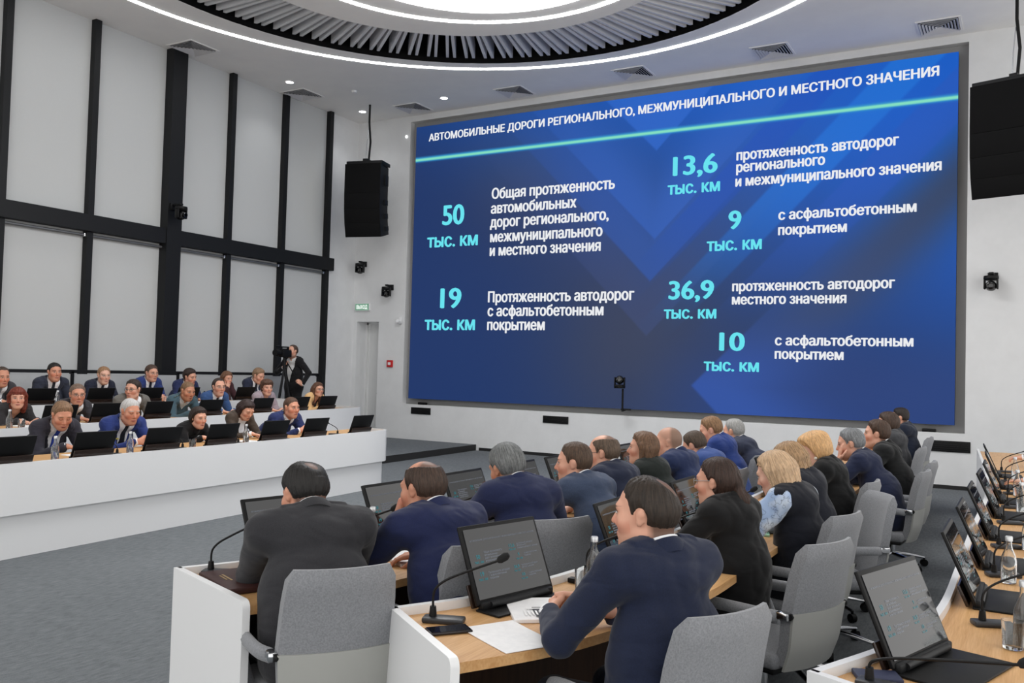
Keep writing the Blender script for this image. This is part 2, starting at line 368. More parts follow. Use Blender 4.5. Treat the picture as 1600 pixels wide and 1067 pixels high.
def skin_mat(key, tone, brow, stub=0., lip=(168, 98, 92), closed=False, bald=None):
    m = bpy.data.materials.new('skin_'+key); m.use_nodes = True; t = NT(m); b = t.n['Principled BSDF']
    b.inputs['Roughness'].default_value = .48; b.inputs['Specular IOR Level'].default_value = .35
    b.inputs['Subsurface Weight'].default_value = .0
    at = t.new('ShaderNodeAttribute', attribute_name='hc'); sp = t.new('ShaderNodeSeparateXYZ'); t.l.new(at.outputs['Vector'], sp.inputs[0])
    x, y, z = sp.outputs; ax = t.m('ABSOLUTE', x); L = lambda c: lin(c)+(1,)
    front = t.m('GREATER_THAN', y, .03)
    def ell(cx, cz, rx, rz, slope=0., lo=1.25, hi=.75, fr=True):
        u = t.m('SUBTRACT', ax, cx); wv = t.m('SUBTRACT', t.m('SUBTRACT', z, cz), t.m('MULTIPLY', u, slope))
        q = t.m('ADD', t.m('POWER', t.m('DIVIDE', u, rx), 2.), t.m('POWER', t.m('ABSOLUTE', t.m('DIVIDE', wv, rz)), 2.))
        r = t.new('ShaderNodeMapRange'); t.put(r.inputs[0], q); r.inputs[1].default_value = lo; r.inputs[2].default_value = hi
        return t.m('MULTIPLY', r.outputs[0], front) if fr else r.outputs[0]
    nz = t.noise(t.coord(), 40, 3); c = t.mix(t.m('MULTIPLY', nz, .35), L(tone), L((tone[0]*.93, tone[1]*.8, tone[2]*.77)))
    red = (tone[0]*.98, tone[1]*.74, tone[2]*.7)
    c = t.mix(t.m('MULTIPLY', ell(.045, -.035, .03, .025, 0, 1.6, .1), .5), c, L(red))
    c = t.mix(t.m('MULTIPLY', ell(0, -.025, .016, .02, 0, 1.5, .2), .35), c, L(red))
    if stub:
        c = t.mix(t.m('MULTIPLY', ell(0, -.1, .075, .055, 0, 1.5, .5, False), stub), c, L((tone[0]*.42, tone[1]*.42, tone[2]*.44)))
    if stub:      # cropped hair fading out at the nape
        fz = t.new('ShaderNodeMapRange'); t.put(fz.inputs[0], z); fz.inputs[1].default_value = -.105; fz.inputs[2].default_value = -.07
        fy = t.new('ShaderNodeMapRange'); t.put(fy.inputs[0], y); fy.inputs[1].default_value = -.025; fy.inputs[2].default_value = -.05
        c = t.mix(t.m('MULTIPLY', t.m('MULTIPLY', fz.outputs[0], fy.outputs[0]), .8), c, L(brow))
    if bald:
        up = t.new('ShaderNodeMapRange'); t.put(up.inputs[0], t.m('SUBTRACT', z, t.m('MULTIPLY', y, .9))); up.inputs[1].default_value = .0; up.inputs[2].default_value = .03
        c = t.mix(t.m('MULTIPLY', up.outputs[0], bald), c, L(brow))
    c = t.mix(ell(.0, -.066, .025, .0075), c, L(lip)); c = t.mix(ell(0, -.0665, .023, .0016), c, L((84, 42, 40)))
    c = t.mix(t.m('MULTIPLY', ell(.007, -.047, .0045, .003), .8), c, L((86, 48, 42)))
    c = t.mix(t.m('MULTIPLY', ell(.032, .010, .021, .0125, 0, 1.5, .3), .35), c, L((tone[0]*.72, tone[1]*.6, tone[2]*.58)))
    if closed: c = t.mix(ell(.032, .004, .016, .0022), c, L((52, 34, 30)))
    else:
        c = t.mix(ell(.032, .0105, .0165, .0065), c, L((48, 32, 28))); c = t.mix(ell(.032, .008, .0135, .0045), c, L((214, 206, 200)))
        c = t.mix(ell(.032, .0085, .0055, .0055), c, L((48, 36, 30)))
    c = t.mix(t.m('MULTIPLY', ell(.034, .031, .021, .0052, -.1), .85), c, L(brow))
    t.put(b.inputs['Base Color'], c); return m
def hair_mat(rgb, k=.62, hi=1.35):
    if sum(rgb) > 360: k, hi = .80, 1.16
    n = 'hair_%d_%d_%d' % rgb
    if n in MATS: return MATS[n]
    m = mat(n, rgb, .5, spec=.35); t = NT(m); b = t.n['Principled BSDF']
    at = t.new('ShaderNodeAttribute', attribute_name='hc'); sp = t.new('ShaderNodeSeparateXYZ'); t.l.new(at.outputs['Vector'], sp.inputs[0])
    x, y, z = sp.outputs; y2 = t.m('ADD', y, .03); r = t.m('SQRT', t.m('ADD', t.m('ADD', t.m('MULTIPLY', x, x), t.m('MULTIPLY', y2, y2)), 1e-5))
    cb = t.new('ShaderNodeCombineXYZ'); t.put(cb.inputs[0], t.m('MULTIPLY', t.m('DIVIDE', x, r), 9.)); t.put(cb.inputs[1], t.m('MULTIPLY', t.m('DIVIDE', y2, r), 9.)); t.put(cb.inputs[2], t.m('MULTIPLY', z, 9.))
    nz = t.noise(cb.outputs[0], 2.2, 4, .65); fine = t.noise(t.coord(), 60, 2)
    v = t.m('ADD', t.m('MULTIPLY', nz, .8), t.m('MULTIPLY', fine, .2))
    mr = t.new('ShaderNodeMapRange'); t.put(mr.inputs[0], v); mr.inputs[1].default_value = .34; mr.inputs[2].default_value = .66
    t.put(b.inputs['Base Color'], t.mix(mr.outputs[0], lin(shade(rgb, k))+(1,), lin(shade(rgb, hi))+(1,)))
    t.put(b.inputs['Normal'], t.bump(nz, .6, .006)); return m

def Rm(yaw, pitch, roll):
    """head axes as columns; yaw + = to its left, pitch + = nodding down, roll + = tilting to its right"""
    cy, sy = math.cos(yaw), math.sin(yaw); cp, sp = math.cos(-pitch), math.sin(-pitch); cr, sr = math.cos(roll), math.sin(roll)
    Z = np.array([[cy, -sy, 0], [sy, cy, 0], [0, 0, 1]]); X = np.array([[1, 0, 0], [0, cp, -sp], [0, sp, cp]]); Y = np.array([[cr, 0, sr], [0, 1, 0], [-sr, 0, cr]])
    return Z @ X @ Y
def head_prims(HC, R, s, fat=1., nose=1., ear=True):
    A = lambda x, y, z: HC+R @ (np.array([x, y, z])*s)
    e = lambda c, r, k, Q=None: ('e', A(*c), R if Q is None else R @ Q, np.array(r)*s, k*s)
    c = lambda a, b, ra, rb, k: ('c', A(*a), A(*b), ra*s, rb*s, k*s)
    P = [e((0, -.014, .032), (.0765, .098, .084), .01), e((0, -.045, .0), (.066, .06, .06), .03), e((0, .032, -.035), (.0605*fat, .062, .078), .03),
         e((0, .045, -.085), (.046*fat, .046, .036), .025), e((0, .074, -.103), (.02, .018, .017), .02),
         c((-.05*fat, .0, -.075), (-.02, .06, -.105), .02, .018, .03), c((.05*fat, .0, -.075), (.02, .06, -.105), .02, .018, .03),
         e((-.045*fat, .058, -.022), (.022, .02, .022), .03), e((.045*fat, .058, -.022), (.022, .02, .022), .03),
         c((-.042, .074, .029), (.042, .074, .029), .012, .012, .02)]
    N = [e((0, .089, -.066), (.022, .012, .0105), .012), c((0, .089, .012), (0, .092+.017*nose, -.024), .0075, .0115, .012),
         e((-.011, .092, -.034), (.0085, .011, .008), .008), e((.011, .092, -.034), (.0085, .011, .008), .008)]
    S = [e((-.032, .098, .009), (.017, .016, .011), .012), e((.032, .098, .009), (.017, .016, .011), .012)]
    Eye = [e((-.032, .0785, .008), (.0125, .0125, .0115), .003), e((.032, .0785, .008), (.0125, .0125, .0115), .003)]
    Er = []
    if ear:
        for g in (-1, 1):
            Q = Rm(-g*.35, -.15, 0); Er += [e((g*.078, -.012, -.002), (.0065, .017, .028), .007, Q), e((g*.083, -.018, .009), (.0055, .013, .016), .005, Q), e((g*.075, -.004, -.024), (.006, .009, .010), .006, Q)]
    return P, N, S, Eye, Er
def ik(S, W, l1, l2, pole):
    d = W-S; L = np.linalg.norm(d)
    if L > (l1+l2)*.995: W = S+d/L*(l1+l2)*.995; d = W-S; L = np.linalg.norm(d)
    a = (l1*l1-l2*l2+L*L)/(2*L); h = math.sqrt(max(l1*l1-a*a, 1e-6)); u = d/L
    p = np.array(pole, float); p = p-u*(p@u); p /= np.linalg.norm(p); return S+u*a+p*h, W
def unit(v): v = np.array(v, float); return v/np.linalg.norm(v)
def hand_prims(W, d, n, side, curl, s, thumb=1.):
    """palm, four fingers of different lengths and a thumb; d along the fingers, n out of the palm"""
    d = unit(d); n = unit(np.array(n)-d*(np.array(n)@d)); l = np.cross(d, n)*side; P = []
    for i in range(4):
        b = W+l*(.016-.011*i)*s; K = W+d*(.086-.004*abs(i-1))*s+l*(.030-.0195*i)*s
        P.append(('c', b, K, .0155*s, .0115*s, .014))
        ln = (.070, .078, .072, .056)[i]*s; q = K; a = curl*.35+.04*i
        for j, (fr, rr) in enumerate(((.46, .0092), (.3, .0082), (.24, .0072))):
            a += (.0, curl*.75, curl*.6)[j]; dd = d*math.cos(a)+n*math.sin(a); e = q+dd*ln*fr
            P.append(('c', q, e, rr*1.06*s, rr*.94*s, .003)); q = e
    b = W+l*.02*s+d*.018*s; m = b+unit(l*.75+d*.6+n*.35*thumb)*.045*s; e = m+unit(d*.85+l*.15+n*.45*thumb)*.034*s; g = e+unit(d*.9-l*.1+n*.4*thumb)*.026*s
    P += [('c', b, m, .0155*s, .0115*s, .012), ('c', m, e, .0108*s, .0095*s, .004), ('c', e, g, .0095*s, .008*s, .004)]
    return P

ZL = {'short': ([-.12, -.07, -.035, -.005, .022, .032, .05, .066, .12], [-.078, -.076, -.05, .024, -.004, .038, .066, .08, .084]),
      'recede': ([-.12, -.07, -.035, -.005, .02, .03, .04, .055, .12], [-.078, -.076, -.05, .024, .0, .045, .075, .094, .13]),
      'long': ([-.12, -.05, -.02, .0, .02, .045, .066, .12], [-.16, -.14, -.10, -.02, .036, .066, .078, .082])}
def hair_obj(HC, R, s, style, rgb, parent, seed, v, sknoise=.003, top=None, side=None, fringe=False):
    down = R.T @ np.array([0, 0, -1.]); bw = R.T @ np.array([0, -1., 0]); back = np.array([0, -1., 0])
    big = style in ('bob', 'long', 'pony', 'bouffant', 'bowl')
    ext = .46 if style in ('long', 'pony') else (.34 if style == 'bob' else .19)
    lo = HC-np.array([.19, .19, ext])*s; hi = HC+np.array([.19, .19, .19])*s
    if style in ('long', 'pony', 'bob'): lo = lo-np.array([.05, .12, 0])
    F = Fld(lo, hi, v); A = lambda p: HC+R @ (np.array(p)*s)
    e = lambda c, r, k: ('e', A(c), R, np.array(r)*s, k)
    F.ev([e((0, -.014, .032), (.0765, .098, .084), .01), e((0, -.045, .0), (.066, .06, .06), .03), e((0, .01, -.02), (.069, .07, .06), .02)])
    X, Y, Z = F.g(); q = [((X-f32(HC[0]))*f32(R[0, i])+(Y-f32(HC[1]))*f32(R[1, i])+(Z-f32(HC[2]))*f32(R[2, i]))/f32(s) for i in range(3)]
    tt = top if top is not None else {'short': .014, 'recede': .011, 'crown': .012, 'horse': .008, 'buzz': .005, 'bouffant': .034, 'bob': .022, 'long': .02, 'pony': .012, 'bowl': .022}[style]
    ts = side if side is not None else {'short': .0085, 'recede': .0085, 'crown': .010, 'horse': .009, 'buzz': .004, 'bouffant': .024, 'bob': .02, 'long': .018, 'pony': .011, 'bowl': .02}[style]
    th = ts+(tt-ts)*np.clip((q[2]-.02)/.08, 0, 1)
    az = np.arctan2(q[0], q[1]+.03)
    st = (np.sin(az*31+q[2]*30+seed)+np.sin(az*53-q[2]*17+seed*2)+np.sin(az*17+q[2]*55))*f32(sknoise*.4)
    zx, zy = ZL['long' if big else ('recede' if style in ('recede',) else 'short')]
    zl = np.interp(q[1]+0*q[2]*0, zx, zy).astype(f32)
    if fringe: zl = np.where(q[1] > .05, zl-.028, zl)
    th = th*(np.clip((q[2]-zl)/f32(.05), .08, 1) if not big else np.clip((q[2]-zl)/f32(.035), .4, 1))
    if style == 'crown': th = th-.022*np.exp(-((q[0]-.008)/.03)**2-((q[1]+.075)/.035)**2)*(q[2] > .03)
    if style == 'horse': th = th-.030*np.clip(1.2-(q[0]/.060)**2-((q[1]+.005)/.108)**2-((q[2]-.115)/.058)**2, 0, 1)
    if style == 'recede': th = th-.022*np.exp(-((np.abs(q[0])-.05)/.024)**2-((q[1]-.065)/.035)**2)
    F.f -= (th*s).astype(f32); F.f += (st*np.clip(th/.01, .2, 1)).astype(f32)
    reg = (zl-q[2])*f32(.75*s)+st*1.2
    F.f = np.maximum(F.f, reg.astype(f32))
    if style not in ('bob', 'long', 'bouffant', 'bowl'):
        for g in (-1, 1): F.ev([e((g*.088, -.012, -.008), (.028, .024, .034), .006)], sub=True)
    L = lambda a, b, ra, rb, k=.03: ('c', A(a), A(a)+R @ (np.array(b)*s), ra*s, rb*s, k)
    ex = []
    if style == 'bouffant': ex = [e((0, -.03, .085), (.088, .1, .055), .03), e((.02, .05, .095), (.07, .045, .035), .03), e((0, -.075, .0), (.08, .05, .075), .03)]
    if style == 'bowl': ex = [e((0, -.05, -.015), (.088, .065, .075), .03)]
    if style == 'bob':
        ex = [e((0, -.06, -.03), (.09, .055, .10), .03)]
        for g in (-1, 1): ex += [L((g*.082, .005, .03), down*.15, .03, .028), L((g*.07, -.05, .0), down*.16, .04, .03)]
    if style == 'long':
        ex = [e((0, -.06, .0), (.088, .055, .08), .03)]
        for g in (-1, 1): ex += [L((g*.083, .0, .03), down*.22, .027, .02), L((g*.07, -.05, .0), down*.27, .04, .026)]
        ex += [L((0, -.085, .0), down*.22+bw*.085, .055, .04)]+[L((g*.05, -.08, .0), down*.235+bw*.07+np.array([g*.02, 0, 0]), .045, .03) for g in (-1, 1)]
    if style == 'pony':
        ex = [e((0, -.1, -.005), (.03, .028, .03), .015), L((0, -.115, -.005), down*.09+back*.025, .026, .03, .02), L((0, -.14, -.09), down*.12-back*.0, .03, .014, .02)]
    if ex:
        G = Fld(lo, hi, v); G.ev(ex); G.f += (st*1.6).astype(f32)
        lim = np.maximum(q[1]-.055, -(q[2]-.05)*2+q[1]*0-.3)      # keep the face clear
        G.f = np.maximum(G.f, np.minimum((q[1]-.008-.45*np.clip(q[2], 0, .08)), .2).astype(f32)*f32(s)) if style != 'bouffant' else np.maximum(G.f, ((q[1]-.03)-np.maximum(q[2]-.03, -.02)*2.2).astype(f32)*f32(s*.45))
        F.f = smin(F.f, G.f, .02)
    return sdf_obj('hair', F, hair_mat(rgb), parent, lambda V: ((V-HC) @ R)/s)

TONE = {'a': (214, 164, 140), 'b': (204, 148, 122), 'c': (222, 178, 156), 'd': (190, 136, 108)}
ALLP = {}
def person(pid, label, head, face, *, z0=0., lean=None, hunch=.28, yaw=0., pitch=.15, roll=0., s=1., wide=1., belly=1., arms='desk', hands=None,
           suit=(30, 34, 52), shirt=(232, 233, 236), tie=None, hair='short', hc=(52, 42, 36), hk=None, tone='a', stub=.12, closed=False, glasses=None,
           near=False, open_=.30, openw=.075, legs=True, stand=False, lower=None, sleeve=None, fat=1., bald=None, collar=True, seed=None, extra=None, cat='person', neckline=False, vest=False, neckf=None, pz=.555):
    """one figure: continuous body, hair and clothes as children; head = world position of the head centre"""
    seed = len(ALLP)*7+3 if seed is None else seed
    vb = .0048 if near else .0064; vj = .0065 if near else .0088
    R = Rm(math.radians(yaw), pitch, math.radians(roll)); zt = head[2]-z0
    P = np.array([0, 0, .95 if stand else pz])
    def spine(L):
        C = P+.26*s*np.array([0, math.sin(L), math.cos(L)]); a = L+hunch; NB = C+.245*s*np.array([0, math.sin(a), math.cos(a)])
        na = neckf if neckf is not None else (.15 if stand else .95+pitch*.5); HB = NB+(.068 if stand else .058)*s*np.array([0, math.sin(na), math.cos(na)]); return C, NB, HB, HB+R @ (np.array([0, .026, .09])*s), a
    if lean is None:
        L0, L1 = -.12, .95
        for _ in range(30):
            L = (L0+L1)/2
            if spine(L)[3][2] > zt: L0 = L
            else: L1 = L
        lean = L
    C, NB, HB, HC, a2 = spine(lean)
    if stand: P = P+np.array([0, 0, zt-HC[2]]); C, NB, HB, HC, a2 = spine(lean)
    up = np.array([0, math.sin(a2), math.cos(a2)]); fw = np.array([0, math.cos(a2), -math.sin(a2)]); rt = np.array([1., 0, 0])
    th = math.radians(face-90); ct, sn = math.cos(th), math.sin(th)
    loc = np.array([head[0]-(ct*HC[0]-sn*HC[1]), head[1]-(sn*HC[0]+ct*HC[1]), z0])
    SW = .160*s*wide; S = {g: NB-up*.032*s+fw*.012*s+rt*g*SW for g in (-1, 1)}
    if hands is None: hands = {}
    hp = []; E = {}; Wp = {}; HD = {}
    for g in (-1, 1):
        h = hands.get(g)
        if h is None:
            if stand: h = dict(w=(g*.24, .05, P[2]-.02), d=(0, .15, -1), n=(-g, 0, 0), c=.5)
            else:
                y = max(.34, HC[1]+(.2 if z0 or face < 90 else .12)); h = dict(w=(g*.11, y, .805), d=(-g*.75, .6, -.16), n=(0, 0, -1), c=.5)
        if 'rel' in h: W = HC+R @ (np.array(h['rel'])*s)
        else: W = np.array(h['w'], float)
        if 'hy' in h: W[1] = HC[1]+h['hy']
        W0 = W; E[g], W = ik(S[g], W0, .285*s, .262*s, h.get('p', (g*.75, -.35, -.75)))
        if 'p' not in h and not stand and face < 90: E[g], W = ik(S[g], W0, .285*s, .262*s, (g*.5, -.25, -.85))
        elif 'p' not in h and not stand:
            for tt in range(75, -31, -7):
                q_ = math.radians(tt); E[g], W = ik(S[g], W0, .285*s, .262*s, (g*math.cos(q_)*.9, -.45*math.cos(q_), -math.sin(q_)))
                if E[g][2] > .79: break
        Wp[g] = W; HD[g] = h
        hp += hand_prims(W+unit(h['d'])*.012, h['d'], h['n'], g, h['c'], s, h.get('t', 1.))
    # ---- body
    hpP, hpN, hpS, hpE, hpR = head_prims(HC, R, s, fat)
    neck = [('c', HC+R @ (np.array([0, -.03, -.045])*s), NB+fw*.01, .053*s*fat, .056*s*fat, .03)]
    core = [('c', NB, C, .06, .085, .04), ('c', C, P, .085, .1, .04), ('c', S[-1]*.9+S[1]*.1, S[1]*.9+S[-1]*.1, .042, .042, .03)]
    limb = [x for g in (-1, 1) for x in (('c', S[g], E[g], .04*s, .035*s, .02), ('c', E[g], Wp[g], .034*s, .024*s, .02), ('c', Wp[g]-(Wp[g]-E[g])*.1, Wp[g]+unit(HD[g]['d'])*.02, .026*s, .025*s, .015))]
    lg = []; tr = []; shoes = []
    for g in (-1, 1):
        hip = P+np.array([g*.085*s, 0, -.02])
        if stand: kn = np.array([g*.10, .03, P[2]*.53]); an = np.array([g*.11, -.01, .09])
        else: kn = np.array([g*.13, .42*s, .5]); an = np.array([g*.13, .36*s, .1])
        toe = an+np.array([g*.02, .15, -.055]); heel = an+np.array([0, -.02, -.055])
        if legs:
            lg += [('c', hip, kn, .07, .05, .02), ('c', kn, an, .046, .032, .02), ('c', heel, toe, .028, .026, .015)]
            tr += [('c', hip, kn, .098*s, .07*s, .03), ('c', kn, an+np.array([0, 0, .0]), .066*s, .055*s, .02)]; shoes.append((heel, toe))
    B = np.array([HC, P, *S.values(), *E.values(), *Wp.values()]+([np.array([0, .6, .0]), np.array([0, -.1, 0])] if legs else []))
    lo = B.min(0)-.2; hi = B.max(0)+.22; lo[2] = max(lo[2], .0) if legs else lo[2]; lo[2] = min(lo[2], .0) if legs else lo[2]
    lo[0] = min(lo[0], -.26)
    F = Fld(lo-np.array([0, 0, .02]), hi, vb); F.ev(hpP); F.ev(hpS, sub=True); F.ev(hpN); F.ev(hpE); F.ev(neck); F.ev(hpR); F.ev(core); F.ev(limb); F.ev(lg)
    G = Fld(lo-np.array([0, 0, .02]), hi, vb); G.ev(hp); F.f = smin(F.f, G.f, .012 if near else .008)
    sm = skin_mat(pid, TONE[tone] if isinstance(tone, str) else tone, hc, stub, closed=closed, bald=bald)
    body = sdf_obj('person', F, sm, None, lambda V: ((V-HC) @ R)/s); body.location = loc; body.rotation_euler.z = th
    tag(body, label, cat)
    if hair and hair != 'none':
        kw = dict(hk or {}); hair_obj(HC, R, s, hair, hc, body, seed, .0042 if near else .0056, **kw)
    # ---- clothes
    pel = ('e', P+np.array([0, -.005, .0]), None, (.182*s*wide, .145*belly, .12), .08)
    tor = [pel, ('e', (P+C)/2, None, (.176*s*wide*belly**.5, .13*belly, .19), .09), ('e', C+fw*.01, np.array([rt, fw, up]).T, (.180*s*wide, .126*s*belly**.4, .18*s), .09),
           ('c', S[-1]*.93+S[1]*.07, S[1]*.93+S[-1]*.07, .07*s, .07*s, .06), ('e', NB-up*.06-fw*.03, np.array([rt, fw, up]).T, (.15*s*wide, .085*s, .085*s), .05)]
    trap = [('c', NB+rt*g*.03+up*.018-fw*.008, S[g]+up*.004, .052*s, .066*s, .05) for g in (-1, 1)]
    arm = [x for g in (-1, 1) for x in (('c', S[g], E[g], .066*s*(wide*.5+.5), .051*s, .03), ('c', E[g], Wp[g]-unit(Wp[g]-E[g])*.022, .050*s, .037*s, .018))]
    def grid(v, pts, m): pts = np.array(pts); return Fld(pts.min(0)-m, pts.max(0)+m, v)
    skp = [P-np.array([0, 0, .02]), C, NB, S[-1], S[1], E[-1], E[1], Wp[-1], Wp[1]]
    def qq(F):
        X, Y, Z = F.g(); return X-f32(NB[0]), (Y-f32(NB[1]))*f32(fw[1])+(Z-f32(NB[2]))*f32(fw[2]), (Y-f32(NB[1]))*f32(up[1])+(Z-f32(NB[2]))*f32(up[2])
    nd = HC+R @ (np.array([0, -.03, -.045])*s)-NB; nd = unit(nd)
    def wedge(F, wtop, depth):
        u, n, h = qq(F); hw = wtop*np.clip((h+depth)/depth, 0, 1.15)**.8
        return np.maximum(np.abs(u)-hw, np.maximum(.0-n, -(h+depth)*f32(1.))).astype(f32)
    J = grid(vj, skp, .2); J.ev(tor); J.ev(trap)
    if not vest:
        K = Fld(J.lo, J.lo+J.v*(np.array(J.f.shape)-1), vj); K.ev(arm); J.f = smin(J.f, K.f, .014)
    J.f += wr(J, seed, .0045 if near else .005, .13)
    if open_ > 0:
        wd = wedge(J, openw*s, open_*s); J.f = np.where((wd > 0) & (wd < .045), J.f-f32(.006), J.f); J.f = np.maximum(J.f, -wd)
    J.ev([('c', NB+nd*.03, NB+nd*.2, .064*s*fat, .07*s*fat, .006)], sub=True)
    jo = sdf_obj('jacket' if not vest else 'vest', J, cloth(suit), body)
    b1_ = unit(np.cross(rt, nd)); 
    def loft(name, rb, rt_, h, half, drop, m, th_=.006):
        mb = MB(); N = 33; vs = []
        for i in range(N):
            f = -half+2*half*i/(N-1); c, s_ = math.cos(f), math.sin(f); q = abs(f)/math.pi
            o = NB+nd*(.022-drop*q*q)-b1_*.022*q*q; dr_ = b1_*c+rt*s_
            for r_, z_ in ((rb, -.012), (rb*.97, h*.45), (rt_, h), (rt_-th_, h-.002), (rt_-th_, -.01)): vs.append(tuple(o+dr_*r_*s*fat+nd*z_*s))
        fs = [(5*i+k, 5*i+(k+1) % 5, 5*i+5+(k+1) % 5, 5*i+5+k) for i in range(N-1) for k in range(5)]+[tuple(range(5)), tuple(range(5*N-1, 5*N-6, -1))]
        mb.add(vs, fs).build(name, m, body, ang=60)
    if collar and not vest:
        if open_ > 0 and shirt and not neckline: loft('shirt_collar', .068, .0645, .043, 2.75, .07, cloth(shirt, 1.03))
        loft('jacket_collar', .084, .0715, .036 if open_ > 0 else .05, 2.2 if open_ > 0 else math.pi, .10 if open_ > 0 else .05, cloth(suit), .007)
    if vest or sleeve:
        K = grid(vj, [S[-1], S[1], E[-1], E[1], Wp[-1], Wp[1]], .14); K.ev(arm, off=.012 if vest else .004); K.f += wr(K, seed+1, .006, .1)
        sdf_obj('blouse_sleeves', K, sleeve, body)
    if open_ > 0 and shirt:
        Q = grid(vb*1.3, [C, NB, S[-1]*.5, S[1]*.5], .16); Q.ev(tor, off=-.008)
        u, n, h = qq(Q); lim = np.maximum(np.abs(u)-.11*s, np.maximum(-.02-n, -(h+open_*s+.06))).astype(f32); Q.f = np.maximum(Q.f, lim)
        if neckline: Q.f = np.maximum(Q.f, -wedge(Q, .055*s, .13*s))
        Q.ev([('c', NB+nd*.03, NB+nd*.2, .064*s*fat, .07*s*fat, .004)], sub=True)
        sdf_obj('shirt', Q, cloth(shirt, 1.03), body)
        if not neckline and not vest:
            for g in (-1, 1):
                u_ = unit(Wp[g]-E[g]); K = grid(vb, [Wp[g]-u_*.04, Wp[g]+u_*.02], .06); K.ev([('c', Wp[g]-u_*.03, Wp[g]+u_*.0, .0375*s, .035*s, .004)])
                X, Y, Z = K.g(); K.f = np.maximum(K.f, ((X-f32(Wp[g][0]))*f32(u_[0])+(Y-f32(Wp[g][1]))*f32(u_[1])+(Z-f32(Wp[g][2]))*f32(u_[2])-f32(.012)).astype(f32)); sdf_obj('shirt_cuff', K, cloth(shirt, 1.03), body)
    if tie:
        Q = grid(vb, [C, NB], .14); Q.ev(tor, off=-.001); u, n, h = qq(Q)
        hw = np.where(h > -.02, .019, .02+np.clip(-(h+.04), 0, .3)*.075)*s
        Q.f = np.maximum(Q.f, np.maximum(np.abs(u)-hw, np.maximum(.03-n, -(h+open_*s+.02))).astype(f32)); Q.f = np.maximum(Q.f, (h-.03).astype(f32))
        sdf_obj('tie', Q, cloth(tie, 1.3, 200), body)
    if tr:
        K = grid(.012, [P, np.array([.2, .5, .05]), np.array([-.2, 0, .05])], .14); K.ev(tr+[pel]); K.f = np.maximum(K.f, (f32(.055)-K.g()[2]).astype(f32))
        sdf_obj('trousers', K, cloth(lower or shade(suit, .9)), body)
        for he, to in shoes:
            K = grid(.009, [he, to], .08); K.ev([('c', he, to, .043, .038, .01), ('c', he+np.array([0, .03, .03]), he+np.array([0, .05, .04]), .035, .035, .03)]); K.f = np.maximum(K.f, (f32(.004)-K.g()[2]).astype(f32))
            sdf_obj('shoe', K, mat('black_leather', (24, 22, 21), .35), body)
    if glasses:
        m = MB(); A = lambda p: tuple(HC+R @ (np.array(p)*s))
        for g in (-1, 1):
            m.tube([A((g*.033+.023*math.cos(k*math.pi/8), .102-.006*abs(math.cos(k*math.pi/8)), .006+.016*math.sin(k*math.pi/8))) for k in range(17)], .0016, 6)
            m.tube([A((g*.056, .096, .012)), A((g*.075, .06, .012)), A((g*.084, -.005, .012))], .0018, 6)
        m.tube([A((-.01, .105, .01)), A((0, .108, .012)), A((.01, .105, .01))], .0016, 6)
        m.build('glasses', mat('frame_%d' % glasses[0], glasses, .35), body)
    if extra: extra(body, dict(HC=HC, R=R, NB=NB, S=S, fw=fw, up=up, C=C, P=P, s=s, W=Wp))
    ALLP[pid] = dict(loc=loc, th=th, body=body, face=face, k=dict(HC=HC, NB=NB, EL=E[-1], ER=E[1], WL=Wp[-1], WR=Wp[1], SL=S[-1], P=P)); return body

